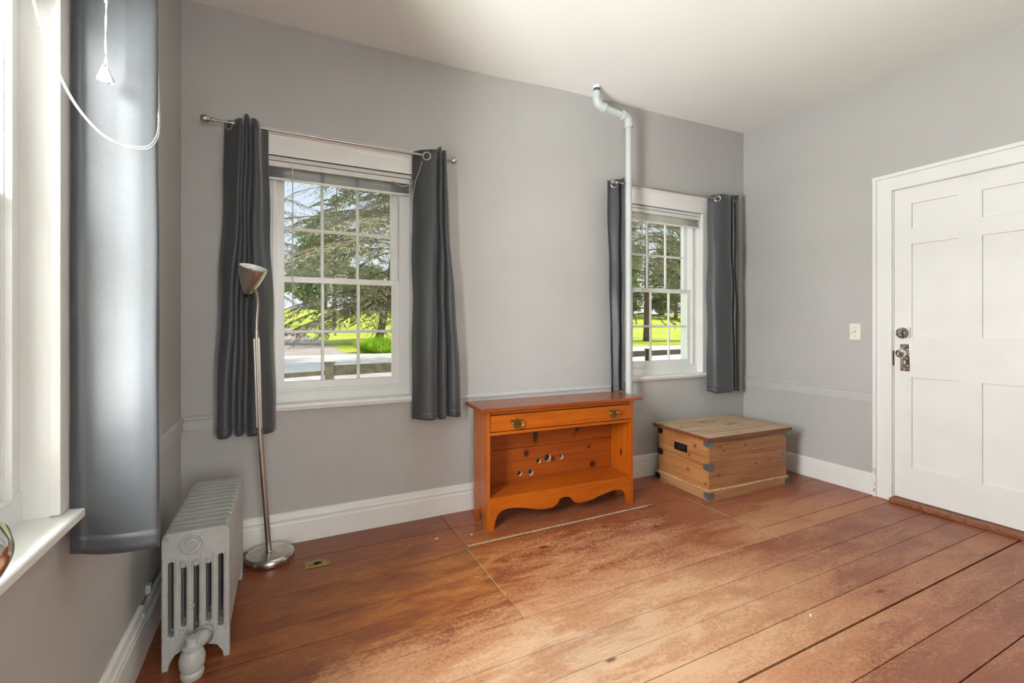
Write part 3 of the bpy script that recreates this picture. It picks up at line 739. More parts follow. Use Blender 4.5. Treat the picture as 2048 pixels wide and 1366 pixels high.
# corner brackets: three heights on the four corners
def bracket(cx_, cy_, sx, sy, zc_, h, L, off, dark=False):
    bm = bmesh.new()
    oc = [(0, -h/2), (L*.72, -h/2), (L*.92, -h*.30), (L, 0), (L*.92, h*.30), (L*.72, h/2), (0, h/2)]
    flat(bm, [(x, z) for x, z in oc], (), .0018, basis((cx_-sx*off, cy_-sy*off, zc_), (sx, 0, 0), (0, 0, 1)) if sx*1 > 0 else basis((cx_-sx*off, cy_-sy*off, zc_), (-1, 0, 0), (0, 0, 1)))
    flat(bm, [(x, z) for x, z in oc], (), .0018, basis((cx_-sx*off, cy_-sy*off, zc_), (0, sy, 0), (0, 0, 1)))
    for q in (.35, .7):
        lathe(bm, [(.0035, 0), (.0025, .0012), (0, .0018)], 8, axis_mat((cx_+sx*L*q, cy_-sy*(off+.0016), zc_), (0, -sy, 0)))
        lathe(bm, [(.0035, 0), (.0025, .0012), (0, .0018)], 8, axis_mat((cx_-sx*(off+.0016), cy_+sy*L*q, zc_), (-sx, 0, 0)))
    finish('corner_bracket', bm, 'blackiron' if dark else 'zinc', ch, ang=40)
for (cx_, cy_, sx, sy) in ((.014, .014, 1, 1), (CW-.014, .014, -1, 1), (.014, CD-.014, 1, -1), (CW-.014, CD-.014, -1, -1)):
    dk = cx_ < .1 and cy_ > .2
    bracket(cx_, cy_, sx, sy, .372, .044, .050, .0015, dk); bracket(cx_, cy_, sx, sy, .215, .046, .052, .0015, dk)
    ex = 0 if sx > 0 else CW; ey = 0 if sy > 0 else CD
    bracket(ex, ey, sx, sy, .030, .044, .050, .0015, dk)
# sunken iron handle on the left side
bm = flat(bmesh.new(), rect(.205, .325, .268, .322), [rect(.218, .312, .277, .313)], .004, basis((.0115, 0, 0), (0, -1, 0), (0, 0, 1)) @ Matrix.Scale(-1, 4, (1, 0, 0)))
hd = finish('handle_plate', bm, 'blackiron', ch)
finish('handle_cup', B(.0112, .0134, .216, .314, .275, .315), 'dark', hd)
bm = tube(bmesh.new(), [(.013, .226, .305), (.007, .228, .296), (.006, .240, .286), (.006, .290, .286), (.007, .302, .296), (.013, .304, .305)], .004, 8)
finish('handle_bail', bm, 'blackiron', hd)
finish('keyhole', B(.352, .358, .0125, .0142, .325, .345), 'dark', ch)
# ================================================================== CURTAINS AND RODS
def curtain(label, top, bot, z0, z1, grom=(), hem=.045, zbot=None, ztop=None, seed=0, group=None, cols_=110, rows_=34, wob=.004):
    rs = random.Random(seed); n = cols_
    T = catmull(top, n); Bt = catmull(bot, n)
    base = Bt.mean(0)
    t = thing('curtain', label, 'curtain', (float(base[0]), float(base[1]), z0), group=group)
    ph = [rs.uniform(0, 6) for _ in range(4)]
    zt = [z1 + (ztop(k/(n-1)) if ztop else 0) for k in range(n)]
    def P(k, v):        # v 0 = bottom, 1 = top
        e = v*v*(3-2*v); p = Bt[k]*(1-e)+T[k]*e
        u = k/(n-1); m = math.sin(math.pi*v)
        dx = wob*m*math.sin(5*u+3*v*6.28+ph[0]); dy = wob*m*math.sin(7*u+2.2*v*6.28+ph[1])
        zb = z0 + (zbot(u) if zbot else 0) + .004*math.sin(u*9+ph[2]) + .003*math.sin(u*23+ph[3])
        return Vector((p[0]+dx, p[1]+dy, zb+(zt[k]-zb)*v))
    def grid(v0, v1, rws):
        bm = bmesh.new(); g = [[bm.verts.new(P(k, v0+(v1-v0)*j/rws)) for k in range(n)] for j in range(rws+1)]
        for a, b in zip(g, g[1:]):
            for k in range(n-1): bm.faces.new((a[k], a[k+1], b[k+1], b[k]))
        return bm
    cl = finish('cloth', grid(0, 1, rows_), 'fabric', t, ang=180, world=True)
    md = cl.modifiers.new('thick', 'SOLIDIFY'); md.thickness = .002; md.offset = 0
    hv = hem/(z1-z0)
    h = finish('hem', grid(0, hv, 3), 'fabric', t, ang=180, world=True)
    md = h.modifiers.new('thick', 'SOLIDIFY'); md.thickness = .0034; md.offset = 0
    for u, zr in grom:
        k = int(u*(n-1)); c = P(k, (zr-z0)/(z1-z0)); d = P(min(k+2, n-1), .97)-P(max(k-2, 0), .97); d.z = 0
        nr = Vector((-d.y, d.x, 0)).normalized(); c.z = zr
        am = axis_mat(c, nr); bm = bmesh.new(); rows = []
        for i in range(24):
            a = 2*math.pi*i/24
            rows.append([bm.verts.new(am @ Vector((math.cos(a)*(.0225+.0045*math.cos(b)), math.sin(a)*(.0225+.0045*math.cos(b)), .0035*math.sin(b)))) for b in [2*math.pi*j/8 for j in range(8)]])
        for i in range(24):
            for j in range(8): bm.faces.new((rows[i][j], rows[(i+1) % 24][j], rows[(i+1) % 24][(j+1) % 8], rows[i][(j+1) % 8]))
        finish('grommet', bm, 'nickel', t, world=True)
    return t
bump_top = lambda a, b: (lambda u: .012*math.sin(u*a+b)+.012*math.sin(u*a*2.3))
curtain('dark grey grommet curtain panel behind the floor lamp',
    [(-.275, 2.695), (-.250, 2.672), (-.206, 2.625), (-.194, 2.640), (-.191, 2.675), (-.188, 2.640), (-.175, 2.620), (-.162, 2.640), (-.159, 2.675), (-.156, 2.640), (-.138, 2.612), (-.120, 2.630), (-.112, 2.680), (-.080, 2.718)],
    [(-.316, 2.690), (-.296, 2.630), (-.262, 2.615), (-.240, 2.640), (-.234, 2.695), (-.226, 2.640), (-.204, 2.612), (-.186, 2.640), (-.180, 2.695), (-.174, 2.640), (-.145, 2.605), (-.100, 2.615), (-.062, 2.650), (-.046, 2.705)],
    .622, 2.215, grom=[(.08, 2.163)], ztop=lambda u: -.036+.036*math.exp(-((u-.50)/.30)**2), seed=1)
curtain('slate grey grommet curtain panel between the near window and the bookcase',
    [(.672, 2.700), (.700, 2.660), (.760, 2.625), (.792, 2.620), (.803, 2.640), (.806, 2.675), (.809, 2.640), (.821, 2.620), (.833, 2.640), (.836, 2.675), (.839, 2.640), (.852, 2.622), (.869, 2.650)],
    [(.668, 2.690), (.696, 2.635), (.745, 2.606), (.785, 2.610), (.804, 2.640), (.810, 2.695), (.818, 2.640), (.842, 2.612), (.862, 2.640), (.872, 2.700), (.882, 2.640), (.915, 2.615), (.957, 2.655)],
    .615, 2.215, grom=[(.14, 2.158)], ztop=lambda u: -.024+.030*math.exp(-((u-.60)/.34)**2), seed=2)
curtain('narrow grey curtain panel half hidden behind the white pipe',
    [(2.068, 2.655), (2.105, 2.676), (2.165, 2.650), (2.195, 2.70), (2.225, 2.66), (2.250, 2.71)],
    [(2.104, 2.655), (2.128, 2.682), (2.165, 2.645), (2.195, 2.70), (2.222, 2.66), (2.245, 2.71)],
    .685, 2.238, grom=[(.30, 2.190)], ztop=lambda u: -.03+.05*u, seed=3)
curtain('slate grey grommet curtain panel in the corner above the chest',
    [(3.131, 2.70), (3.160, 2.650), (3.22, 2.612), (3.31, 2.622), (3.335, 2.69), (3.360, 2.630), (3.380, 2.69), (3.431, 2.640)],
    [(3.122, 2.70), (3.150, 2.630), (3.22, 2.606), (3.33, 2.612), (3.355, 2.69), (3.390, 2.630), (3.410, 2.69), (3.456, 2.650)],
    .618, 2.262, grom=[(.19, 2.205)], ztop=lambda u: -.03+.035*u, seed=4)
curtain('big silvery grey curtain panel beside the side window, lit from the left',
    [(-.438, 1.390), (-.424, 1.384), (-.410, 1.3855), (-.36, 1.3825), (-.305, 1.379), (-.281, 1.390), (-.33, 1.430), (-.412, 1.440), (-.35, 1.465), (-.302, 1.490), (-.36, 1.520), (-.42, 1.535), (-.36, 1.560), (-.325, 1.590)],
    [(-.442, 1.390), (-.424, 1.384), (-.406, 1.3855), (-.36, 1.3825), (-.305, 1.379), (-.279, 1.390), (-.33, 1.432), (-.412, 1.442), (-.35, 1.465), (-.298, 1.494), (-.36, 1.522), (-.42, 1.535), (-.36, 1.560), (-.325, 1.590)],
    .642, 2.225, zbot=lambda u: .010-.030*min(1, u/.38), seed=5, cols_=170, rows_=44, wob=.0012)

def rod(label, p0, p1, wall_pts, wn, fin=(1, 1)):
    t = thing('curtain_rod', label, 'curtain rod', tuple((Vector(p0)+Vector(p1))/2))
    p0 = Vector(p0); p1 = Vector(p1); d = (p1-p0).normalized()
    bm = tube(bmesh.new(), [p0, p0.lerp(p1, .42)], .0062, 12); finish('rod_tube', bm, 'nickel', t, world=True)
    bm = tube(bmesh.new(), [p0.lerp(p1, .40), p1], .0078, 12); finish('rod_tube', bm, 'nickel', t, world=True)
    for p, s, f in ((p0, -1, fin[0]), (p1, 1, fin[1])):
        if not f: continue
        prof = [(.0, -.004), (.011, -.004), (.011, .004), (.007, .008), (.007, .012), (.013, .018), (.018, .026), (.0195, .034), (.018, .043), (.012, .050), (0, .053)]
        finish('finial', lathe(bmesh.new(), prof, 20, axis_mat(p, d*s)), 'nickel', t, world=True)
    for q in wall_pts:
        q = Vector(q); wv = Vector(wn)
        bm = tube(bmesh.new(), [q, q+wv*.03, q+wv], .0055, 8)
        lathe(bm, [(.0, -.008), (.0125, -.008), (.0125, .008), (0, .008)], 14, axis_mat(q, d)); lathe(bm, [(.017, 0), (.017, .004), (.010, .006), (0, .006)], 14, axis_mat(q+wv, -wv.normalized()))
        finish('bracket', bm, 'nickel', t, world=True)
rod('thin nickel curtain rod over the window nearer the lamp', (-.318, 2.655, 2.170), (.882, 2.655, 2.166), [(-.232, 2.655, 2.170), (.80, 2.655, 2.167)], (0, YB-2.655, 0))
rod('thin nickel curtain rod over the corner window', (2.135, 2.640, 2.196), (3.40, 2.655, 2.212), [(2.20, 2.641, 2.197), (3.33, 2.654, 2.211)], (0, YB-2.655, 0), fin=(1, 0))
rod('curtain rod over the side window, above the picture edge', (-.365, .30, 2.185), (-.365, 1.72, 2.185), [(-.365, .42, 2.185), (-.365, 1.64, 2.185)], (XL+.365, 0, 0))

# ================================================================== BLINDS
def blind(label, Mx, dz, zs, zbot, wand_z, cords=True):
    t = thing('window_blind', label, 'blind', tuple((Mx @ Matrix.Translation((0, 0, dz+2.03))).translation))
    def P(name, bm, mat, parent=None):
        bm.transform(Mx @ Matrix.Translation((0, 0, dz))); return finish(name, bm, mat, parent or t, world=True)
    hr = P('headrail', B(-.385, .385, .004, .030, 2.016, 2.044, bev=.002), 'slatdark')
    for z in zs:
        bm = bmesh.new(); n = 5; rows = []; tilt = random.uniform(-.0012, .0012)
        for sx in (-.383, -.19, 0, .19, .383):
            sag = -.0022*(1-abs(sx)/.383)*random.uniform(0, 1)
            rows.append([bm.verts.new((sx, .005+.025*k/n, z+sag+tilt*sx/.38+.0016*math.sin(math.pi*k/n))) for k in range(n+1)])
        for a, b in zip(rows, rows[1:]):
            for k in range(n): bm.faces.new((a[k], b[k], b[k+1], a[k+1]))
        P('slat', bm, 'slat')
    P('bottom_rail', B(-.384, .384, .006, .029, zbot-.010, zbot, bev=.003), 'slat')
    for x in (-.22, .22):
        P('ladder_cord', tube(bmesh.new(), [(x, .0025, 2.02), (x+.003, .0005, (2.02+zbot)/2), (x, .0025, zbot-.008)], .0014, 6), 'cord')
        bm = tube(bmesh.new(), [tuple(q) for q in catmull([(x, .003, zbot+.02), (x+.008, -.002, zbot+.006), (x-.004, -.003, zbot-.006), (x+.010, -.002, zbot-.014), (x+.002, .002, zbot-.010)], 14)], .0013, 6)
        P('ladder_cord', bm, 'cord')
    if wand_z: P('tilt_wand', tube(bmesh.new(), [(-.251, .000, 2.024), (-.251, -.010, 2.0), (-.2505, -.012, wand_z)], .0032, 6), 'wand')
    return t, P
zz = [1.9605+.0031*k for k in range(18)]
b1, P1 = blind('raised grey mini blind in the window nearer the lamp', Mback(W1), 0, zz, 1.958, 1.255)
for k, ptl in enumerate(([(.285, .002, 2.022), (.305, -.012, 2.000), (.345, -.030, 1.992), (.385, -.055, 2.012), (.415, -.080, 2.050), (.440, -.098, 2.100), (.452, -.100, 2.172)],
            [(.290, .002, 2.022), (.315, -.014, 1.996), (.352, -.034, 1.988), (.395, -.060, 2.010), (.432, -.085, 2.060), (.455, -.104, 2.120), (.458, -.100, 2.172)],
            [(.452, -.088, 2.172), (.430, -.104, 2.120), (.412, -.100, 2.06), (.395, -.092, 2.01), (.388, -.075, 1.95), (.384, -.062, 1.90)])):
    P1('lift_cord', tube(bmesh.new(), [tuple(q) for q in catmull(ptl, 24)], .0016, 6), 'cord')
zz2 = [1.962, 1.966, 1.974, 1.977, 1.988, 1.991, 2.001, 2.004, 2.010]
blind('raised mini blind with loose slats in the corner window', Mback(W2), .026, zz2, 1.958, 1.28)
zz3 = [1.895+.0026*k for k in range(40)]
b3, P3 = blind('raised mini blind at the top of the side window', Mleft, 0, zz3, 1.888, None)
# its long white lift cord looping across the curtain, and the pull with two tassels
def cordpts(tab, ys): return [(a*y, y, 1.17+b*y) for (a, b), y in zip(tab, ys)]
tab = [(-.3636, .5207), (-.3486, .4607), (-.3321, .4079), (-.3121, .3636), (-.2864, .3286), (-.2636, .3121), (-.2400, .3086), (-.2164, .3114), (-.2043, .3293), (-.2007, .3557), (-.2014, .3957)]
pts = cordpts(tab, [1.235, 1.25, 1.27, 1.29, 1.31, 1.325, 1.335, 1.345, 1.36, 1.375, 1.40])
pts = [(-.455, 1.20, 1.90)] + pts + [(-.290, 1.43, 1.82), (-.300, 1.45, 2.0), (-.350, 1.44, 2.19)]
for k in range(2):
    q = catmull([(p[0]+.0022*k, p[1]+.001*k, p[2]+(.0015*k if i < 7 else -.004*k)) for i, p in enumerate(pts)], 60)
    finish('lift_cord', tube(bmesh.new(), [tuple(v) for v in q], .0012, 6), 'cord', b3, world=True)
cp = thing('cord_pull', 'white knotted blind cord with two bell tassels hanging before the big curtain', 'cord', (-.366, 1.345, 1.735))
for k in range(2):
    s = -1 if k else 1
    q = catmull([(-.3665+.001*s, 1.345, 2.19), (-.3665+.0016*s, 1.345, 1.93), (-.3655-.001*s, 1.345, 1.90), (-.3665+.0012*s, 1.345, 1.86), (-.3670-.001*s, 1.345, 1.81), (-.3660, 1.345, 1.785), (-.3665+.004*s, 1.345, 1.752)], 40)
    finish('cord', tube(bmesh.new(), [tuple(v) for v in q], .0011, 6), 'cord', cp, world=True)
    am = Matrix.Translation((-.3665+.0098*s, 1.345-.003*s, 1.722-.003*s)) @ Matrix.Rotation(-.20*s, 4, 'Y') @ Matrix.Rotation(.15, 4, 'X')
    finish('tassel', lathe(bmesh.new(), [(.0, .034), (.0028, .034), (.0038, .028), (.0078, .006), (.0084, 0), (.0070, 0), (.0058, .008), (0, .012)], 18, am), 'cord', cp, world=True)
for z in (1.792, 1.905):
    finish('knot', lathe(bmesh.new(), [(0, -.005), (.003, -.003), (.0036, 0), (.003, .003), (0, .005)], 10, Matrix.Translation((-.366, 1.345, z))), 'cord', cp, world=True)

# ================================================================== WATER PIPE
wp = thing('water_pipe', 'pale painted water pipe rising to the ceiling beside the corner window', 'pipe', (2.215, 2.60, 0))
PR = .0225; zc = ceil_z(1.937, 2.605)
finish('riser', tube(bmesh.new(), [(2.215, 2.60, .002), (2.215, 2.60, 2.60)], PR, 20), 'pipe', wp, world=True)
el = [(2.215, 2.60, 2.590), (2.215, 2.60, 2.625), (2.210, 2.60, 2.650), (2.193, 2.601, 2.664), (2.165, 2.601, 2.669)]
bm = tube(bmesh.new(), el, .0285, 20); lathe(bm, [(.0315, 0), (.0325, .004), (.0325, .012), (.0315, .016), (.0, .016)], 20, Matrix.Translation((2.215, 2.60, 2.588)))
lathe(bm, [(.0, 0), (.0315, 0), (.0325, .004), (.0315, .016), (0, .016)], 20, axis_mat((2.172, 2.601, 2.668), (-1, 0, .12))); finish('elbow', bm, 'pipe', wp, world=True)
finish('cross_run', tube(bmesh.new(), [(2.18, 2.601, 2.667), (1.985, 2.603, 2.691)], PR, 20), 'pipe', wp, world=True)
el = [(2.005, 2.603, 2.689), (1.975, 2.604, 2.694), (1.950, 2.604, 2.706), (1.939, 2.605, 2.730), (1.937, 2.605, 2.760)]
bm = tube(bmesh.new(), el, .0285, 20); lathe(bm, [(0, 0), (.0315, 0), (.0325, .004), (.0315, .016), (0, .016)], 20, axis_mat((1.990, 2.603, 2.691), (1, 0, -.12)))
lathe(bm, [(0, 0), (.0315, 0), (.0325, .004), (.0315, .014), (0, .014)], 20, Matrix.Translation((1.937, 2.605, 2.750))); finish('elbow', bm, 'pipe', wp, world=True)
finish('stub', tube(bmesh.new(), [(1.937, 2.605, 2.75), (1.937, 2.605, zc-.034)], PR, 20), 'pipe', wp, world=True)
finish('blue_band', tube(bmesh.new(), [(1.937, 2.605, zc-.036), (1.937, 2.605, zc-.010)], PR+.0006, 20), 'bluecap', wp, world=True)
finish('collar', lathe(bmesh.new(), [(PR+.0015, -.012), (PR+.002, .0), (PR+.002, .012), (0, .012)], 20, Matrix.Translation((1.937, 2.605, zc-.006))), 'ceil', wp, world=True)

# ================================================================== SWITCH, FLOOR OUTLET, CHIPS, HOOK
sw = thing('light_switch', 'ivory toggle light switch on the wall beside the door', 'switch', (XR, 1.858, 1.122))
pl = finish('switch_plate', B(XR-.007, XR, 1.823, 1.893, 1.064, 1.180, bev=.003), 'plasticw', sw, world=True)
bm = B(-.012, .002, -.005, .005, -.010, .010, bev=.002); bm.transform(Matrix.Translation((XR-.010, 1.858, 1.124)) @ Matrix.Rotation(R(25), 4, 'Y'))
finish('toggle', bm, 'plasticw', sw, world=True)
for z in (1.090, 1.154): finish('screw', lathe(bmesh.new(), [(.0035, 0), (.003, .0012), (0, .0014)], 10, axis_mat((XR-.007, 1.858, z), (-1, 0, 0))), 'nickel', sw, world=True)
fo = thing('floor_outlet', 'small brass floor outlet plate beside the lamp base', 'outlet', (.140, 2.445, 0))
bm = flat(bmesh.new(), rrect(-.056, .056, -.034, .034, .003), [circ(0, 0, .020, 20, .017)], .003, basis((.140, 2.445, .001), (1, 0, 0), (0, 1, 0)), bevel=.0008)
finish('plate', bm, 'brass', fo, world=True)
finish('socket_hole', lathe(bmesh.new(), [(.0215, 0), (.0215, .0012), (0, .0012)], 20, Matrix.Translation((.140, 2.445, .0008))), 'dark', fo, world=True)
for x, y, a, lb in ((.74, 2.44, .3, 'white paint chip on the floor left of the bookcase'), (.93, 2.40, 1.1, 'tiny white paint chip by the left bookcase foot'), (1.895, 1.13, .5, 'tiny pale chip on the boards above the wide dark gap')):
    bm = B(-.010, .010, -.004, .004, 0, .002, bev=.0008); bm.transform(Matrix.Translation((x, y, .0012)) @ Matrix.Rotation(a, 4, 'Z'))
    tag(finish('paint_chip', bm, 'trim'), lb, 'paint chip')
am = axis_mat((1.70, 1.25, ceil_z(1.70, 1.25)), (0, 0, -1))
tag(finish('ceiling_screw', lathe(bmesh.new(), [(.005, -.004), (.005, .004), (.003, .007), (0, .0075)], 12, am), 'blackiron'), 'small dark screw in the ceiling near the top edge', 'screw')
# ================================================================== OUTDOORS
ca, sa = math.cos(R(26.2)), math.sin(R(26.2))
def out_xy(lat, dep): return lat*ca + dep*sa, -lat*sa + dep*ca     # across and along the line to the road
def gz(y): return -.35 + (.0009*(min(y, 102)-30)**2 if y > 30 else 0)
def terr(dep, lat=0): return gz(out_xy(lat, dep)[1])
def grass_mat():
    t = NT('lawn_grass'); p = t.pos(); n = t.noise(p, .16, 5, .6); f = t.noise(p, 2.4, 4, .7)
    c = t.mix(t.step(n, .35, .65), srgb(196, 196, 52), srgb(150, 176, 44)); c = t.mix(t.math('MULTIPLY', t.step(f, .4, .7), .4), c, srgb(222, 208, 96))
    t.set(Base_Color=c, Roughness=.8); t.bump(f, .4, .05); return t.m
M['grass'] = grass_mat()
def road_mat(name, a, b):
    t = NT(name); p = t.pos(); n = t.noise(p, .6, 5, .6); f = t.noise(p, 14, 3, .7)
    c = t.mix(t.step(n, .3, .7), a, b); c = t.mix(t.math('MULTIPLY', t.step(f, .5, .7), .25), c, srgb(140, 134, 128)); t.set(Base_Color=c, Roughness=.85); return t.m
M['road'] = road_mat('pale_asphalt', srgb(238, 230, 218), srgb(222, 212, 200))
M['verge'] = road_mat('pale_gravel', srgb(240, 230, 214), srgb(224, 212, 196))
M['drive'] = road_mat('pinkish_drive', srgb(188, 172, 160), srgb(168, 152, 142))
M['line'] = plain('yellow_road_line', srgb(226, 196, 120), .7)
M['fence'] = plain('weathered_fence_wood', srgb(62, 56, 38), .85, var=.35, vscale=9, bump=.4)
M['bark'] = plain('grey_brown_bark', srgb(104, 88, 76), .9, var=.35, vscale=3, bump=.5, bscale=12)
def leaf_mat(name, a, b, scale=1.2, tr=.25):
    t = NT(name); p = t.pos(); n = t.noise(p, scale, 3, .6); c = t.mix(t.step(n, .35, .65), a, b)
    t.set(Base_Color=c, Roughness=.6)
    d = t.t.nodes.new('ShaderNodeBsdfTranslucent'); t.put(d.inputs[0], c); mx = t.t.nodes.new('ShaderNodeMixShader'); mx.inputs[0].default_value = tr
    t.t.links.new(t.bsdf.outputs[0], mx.inputs[1]); t.t.links.new(d.outputs[0], mx.inputs[2]); t.t.links.new(mx.outputs[0], t.out.inputs[0]); return t.m
M['needle'] = leaf_mat('grey_green_needles', srgb(118, 124, 92), srgb(150, 150, 114), 1.3, .2)
M['leafg'] = leaf_mat('mid_green_leaves', srgb(126, 142, 100), srgb(152, 166, 116), .35)
M['leafd'] = leaf_mat('grey_green_leaves', srgb(128, 140, 110), srgb(154, 162, 126), .35)
M['tuft'] = leaf_mat('bright_grass_blades', srgb(134, 180, 30), srgb(176, 208, 60), 1.5)

bm = bmesh.new(); ys = [-60, -20, 0, 3, 8, 14, 20, 26, 30] + [30+6*k for k in range(1, 26)]; xs = list(range(-130, 171, 12)); g = []
for y in ys: g.append([bm.verts.new((x, y, gz(y))) for x in xs])
for a, b in zip(g, g[1:]):
    for i in range(len(xs)-1): bm.faces.new((a[i], a[i+1], b[i+1], b[i]))
tag(finish('ground', bm, 'grass'), 'sunlit yellow-green lawn rising beyond the road', 'lawn', kind='structure')
def strip(name, pl, pr_, mat, label, cat, dz=.03):
    bm = bmesh.new(); A = [bm.verts.new((x, y, gz(y)+dz)) for x, y in pl]; Bq = [bm.verts.new((x, y, gz(y)+dz)) for x, y in pr_]
    for i in range(len(A)-1): bm.faces.new((A[i], Bq[i], Bq[i+1], A[i+1]))
    ex = bmesh.ops.extrude_face_region(bm, geom=bm.faces[:])
    for v in ex['geom']:
        if isinstance(v, bmesh.types.BMVert): v.co.z -= .06
    return tag(finish(name, bm, mat), label, cat, kind='structure')
strip('gravel_verge', [(-110, 6.0), (-110, 16.5)], [(150, 6.0), (150, 16.5)], 'verge', 'pale gravel verge between the fence and the road', 'verge', .025)
strip('road', [(-110, 16.5), (-110, 24.8)], [(150, 16.5), (150, 24.8)], 'road', 'pale asphalt road beyond the fence', 'road')
strip('road_line', [(-110, 21.0), (-110, 21.15)], [(150, 21.0), (150, 21.15)], 'line', 'yellow line along the pale road', 'road line', .036)
drv = [(4.2, 24.6), (2.9, 26.0), (2.8, 32), (2.8, 39), (2.3, 46), (1.4, 55), (-.2, 70), (-5, 85), (-14, 98)]
strip('driveway', [(x-6.5-(1.5 if i == 0 else 0), y) for i, (x, y) in enumerate(drv)], drv, 'drive', 'pinkish gravel driveway curving away to the left', 'driveway', .045)

# split-rail fence
fn = thing('fence', 'weathered wooden post and rail fence along the road', 'fence', (5.5, 10.6, -.35))
posts = [(-2.35, 7.9), (.72, 9.05), (3.9, 9.95), (7.6, 11.1), (11.25, 12.2), (14.8, 13.3)]
tops = [.50, .48, .45, .40, .34, .28]
for (x, y), zt in zip(posts, tops):
    bm = B(x-.075, x+.075, y-.075, y+.075, -.40, zt-.02, bev=.006); p_ = finish('post', bm, 'fence', fn, world=True)
    finish('post_cap', B(x-.095, x+.095, y-.095, y+.095, zt-.022, zt+.008, bev=.006), 'fence', p_, world=True)
for i in range(len(posts)-1):
    (x0, y0), (x1, y1) = posts[i], posts[i+1]
    for dz, hh in ((-.15, .095), (-.58, .085)):
        p0 = Vector((x0, y0, tops[i]+dz)); p1 = Vector((x1, y1, tops[i+1]+dz)); L = (p1-p0).length
        bm = B(0, L, -.02, .02, -hh, hh, bev=.006)
        if i == 0 and dz > -.3: p1.z -= .03; p0.z -= .05; bm.free(); bm = B(0, L, -.02, .02, -.04, .04, bev=.006)
        q = (p1-p0).to_track_quat('X', 'Z').to_matrix().to_4x4(); bm.transform(Matrix.Translation(p0) @ q)
        finish('rail', bm, 'fence', fn, world=True)

def quads(name, C, U, V, mat, parent):
    """leaf quads: centres C, half-axes U and V"""
    n = len(C); co = np.empty((n, 4, 3), np.float32)
    co[:, 0] = C-U-V*.4; co[:, 1] = C+U*.1-V; co[:, 2] = C+U; co[:, 3] = C+U*.1+V
    me = bpy.data.meshes.new(name); me.vertices.add(n*4); me.vertices.foreach_set('co', co.ravel())
    me.loops.add(n*4); me.loops.foreach_set('vertex_index', np.arange(n*4, dtype=np.int32))
    me.polygons.add(n); me.polygons.foreach_set('loop_start', np.arange(0, n*4, 4, dtype=np.int32)); me.polygons.foreach_set('loop_total', np.full(n, 4, np.int32))
    me.update(calc_edges=True); o = mobj(name, me, mat, parent, smooth=False); o['kind'] = 'stuff'; return o
def unit(n):
    v = rng.normal(size=(n, 3)); return v/np.linalg.norm(v, axis=1)[:, None]

def broadleaf(lat, dep, h, rx, label, mat, n=5200, size=.55, group=None, low=.56, vz=.40):
    x, y = out_xy(lat, dep); z = gz(y)
    t = thing('leafy_tree', label, 'tree', (x, y, z), group=group)
    finish('trunk', tube(bmesh.new(), [(0, 0, -.3), (.1, 0, h*.25), (.2, .1, h*.55), (.1, .2, h*.8)], [h*.022, h*.017, h*.010, .04], 10), 'bark', t)
    k = 26; cc = unit(k)*rng.uniform(.35, .95, (k, 1)); cc[:, 2] = cc[:, 2]*.9
    cen = cc*np.array([rx*.72, rx*.72, h*vz]) + np.array([0, 0, h*low]); rad = rng.uniform(.30, .46, k)*rx
    per = n//k; C = np.concatenate([c+unit(per)*(r*rng.uniform(.55, 1.0, (per, 1))) for c, r in zip(cen, rad)])
    U = unit(len(C)); Vv = np.cross(U, unit(len(C))); Vv /= np.linalg.norm(Vv, axis=1)[:, None]+1e-6
    s = size*rng.uniform(.5, 1.1, (len(C), 1)); quads('foliage', C, U*s, Vv*s*.55, mat, t)
for i, (lat, dep, h, rx, lb, mt) in enumerate([
    (-72, 112, 21, 9.5, 'grey-green leafy tree far behind the driveway', 'leafg'), (-52, 128, 27, 11, 'broad leafy tree beyond the lawn, left panes of the near window', 'leafg'),
    (-36, 112, 12, 7, 'low round tree on the far lawn behind the middle panes', 'leafd'), (-26, 132, 27, 11, 'tall leafy tree beyond the lawn, right panes of the near window', 'leafd'),
    (-43, 98, 9, 5.5, 'small grey-green tree with a dark trunk on the far lawn', 'leafd'), (-20, 108, 13, 8, 'round leafy tree behind the leaning trunk', 'leafg'),
    (24, 112, 21, 9, 'broad leafy tree beyond the lawn, left panes of the corner window', 'leafg'), (42, 118, 23, 9, 'tall leafy tree beyond the lawn, middle of the corner window', 'leafg'), (60, 112, 20, 9, 'leafy tree beyond the lawn, right panes of the corner window', 'leafd'), (33, 136, 26, 9, 'tall grey-green tree standing behind the corner window trees', 'leafd')]):
    broadleaf(lat, dep, h, rx, lb, mt, group='leafy trees beyond the lawn')

for i, (lat, dep, lb) in enumerate([(-70, 101, 'bushy low tree at the lawn edge, far left of the near window'), (-57, 106, 'bushy low tree at the lawn edge behind the driveway'), (-50, 117, 'bushy low tree at the lawn edge behind the left panes'), (-29, 112, 'bushy low tree at the lawn edge behind the middle panes'), (-14, 114, 'bushy low tree at the lawn edge behind the leaning trunk'),
    (20, 124, 'bushy low tree at the lawn edge, left in the corner window'), (32, 128, 'bushy low tree at the lawn edge, middle of the corner window'), (44, 134, 'bushy low tree at the lawn edge, right in the corner window')]):
    broadleaf(lat, dep, 11+2*(i % 3), 5.6, lb, 'leafd', n=4200, size=.5, group='bushy trees along the lawn edge', low=.42, vz=.40)

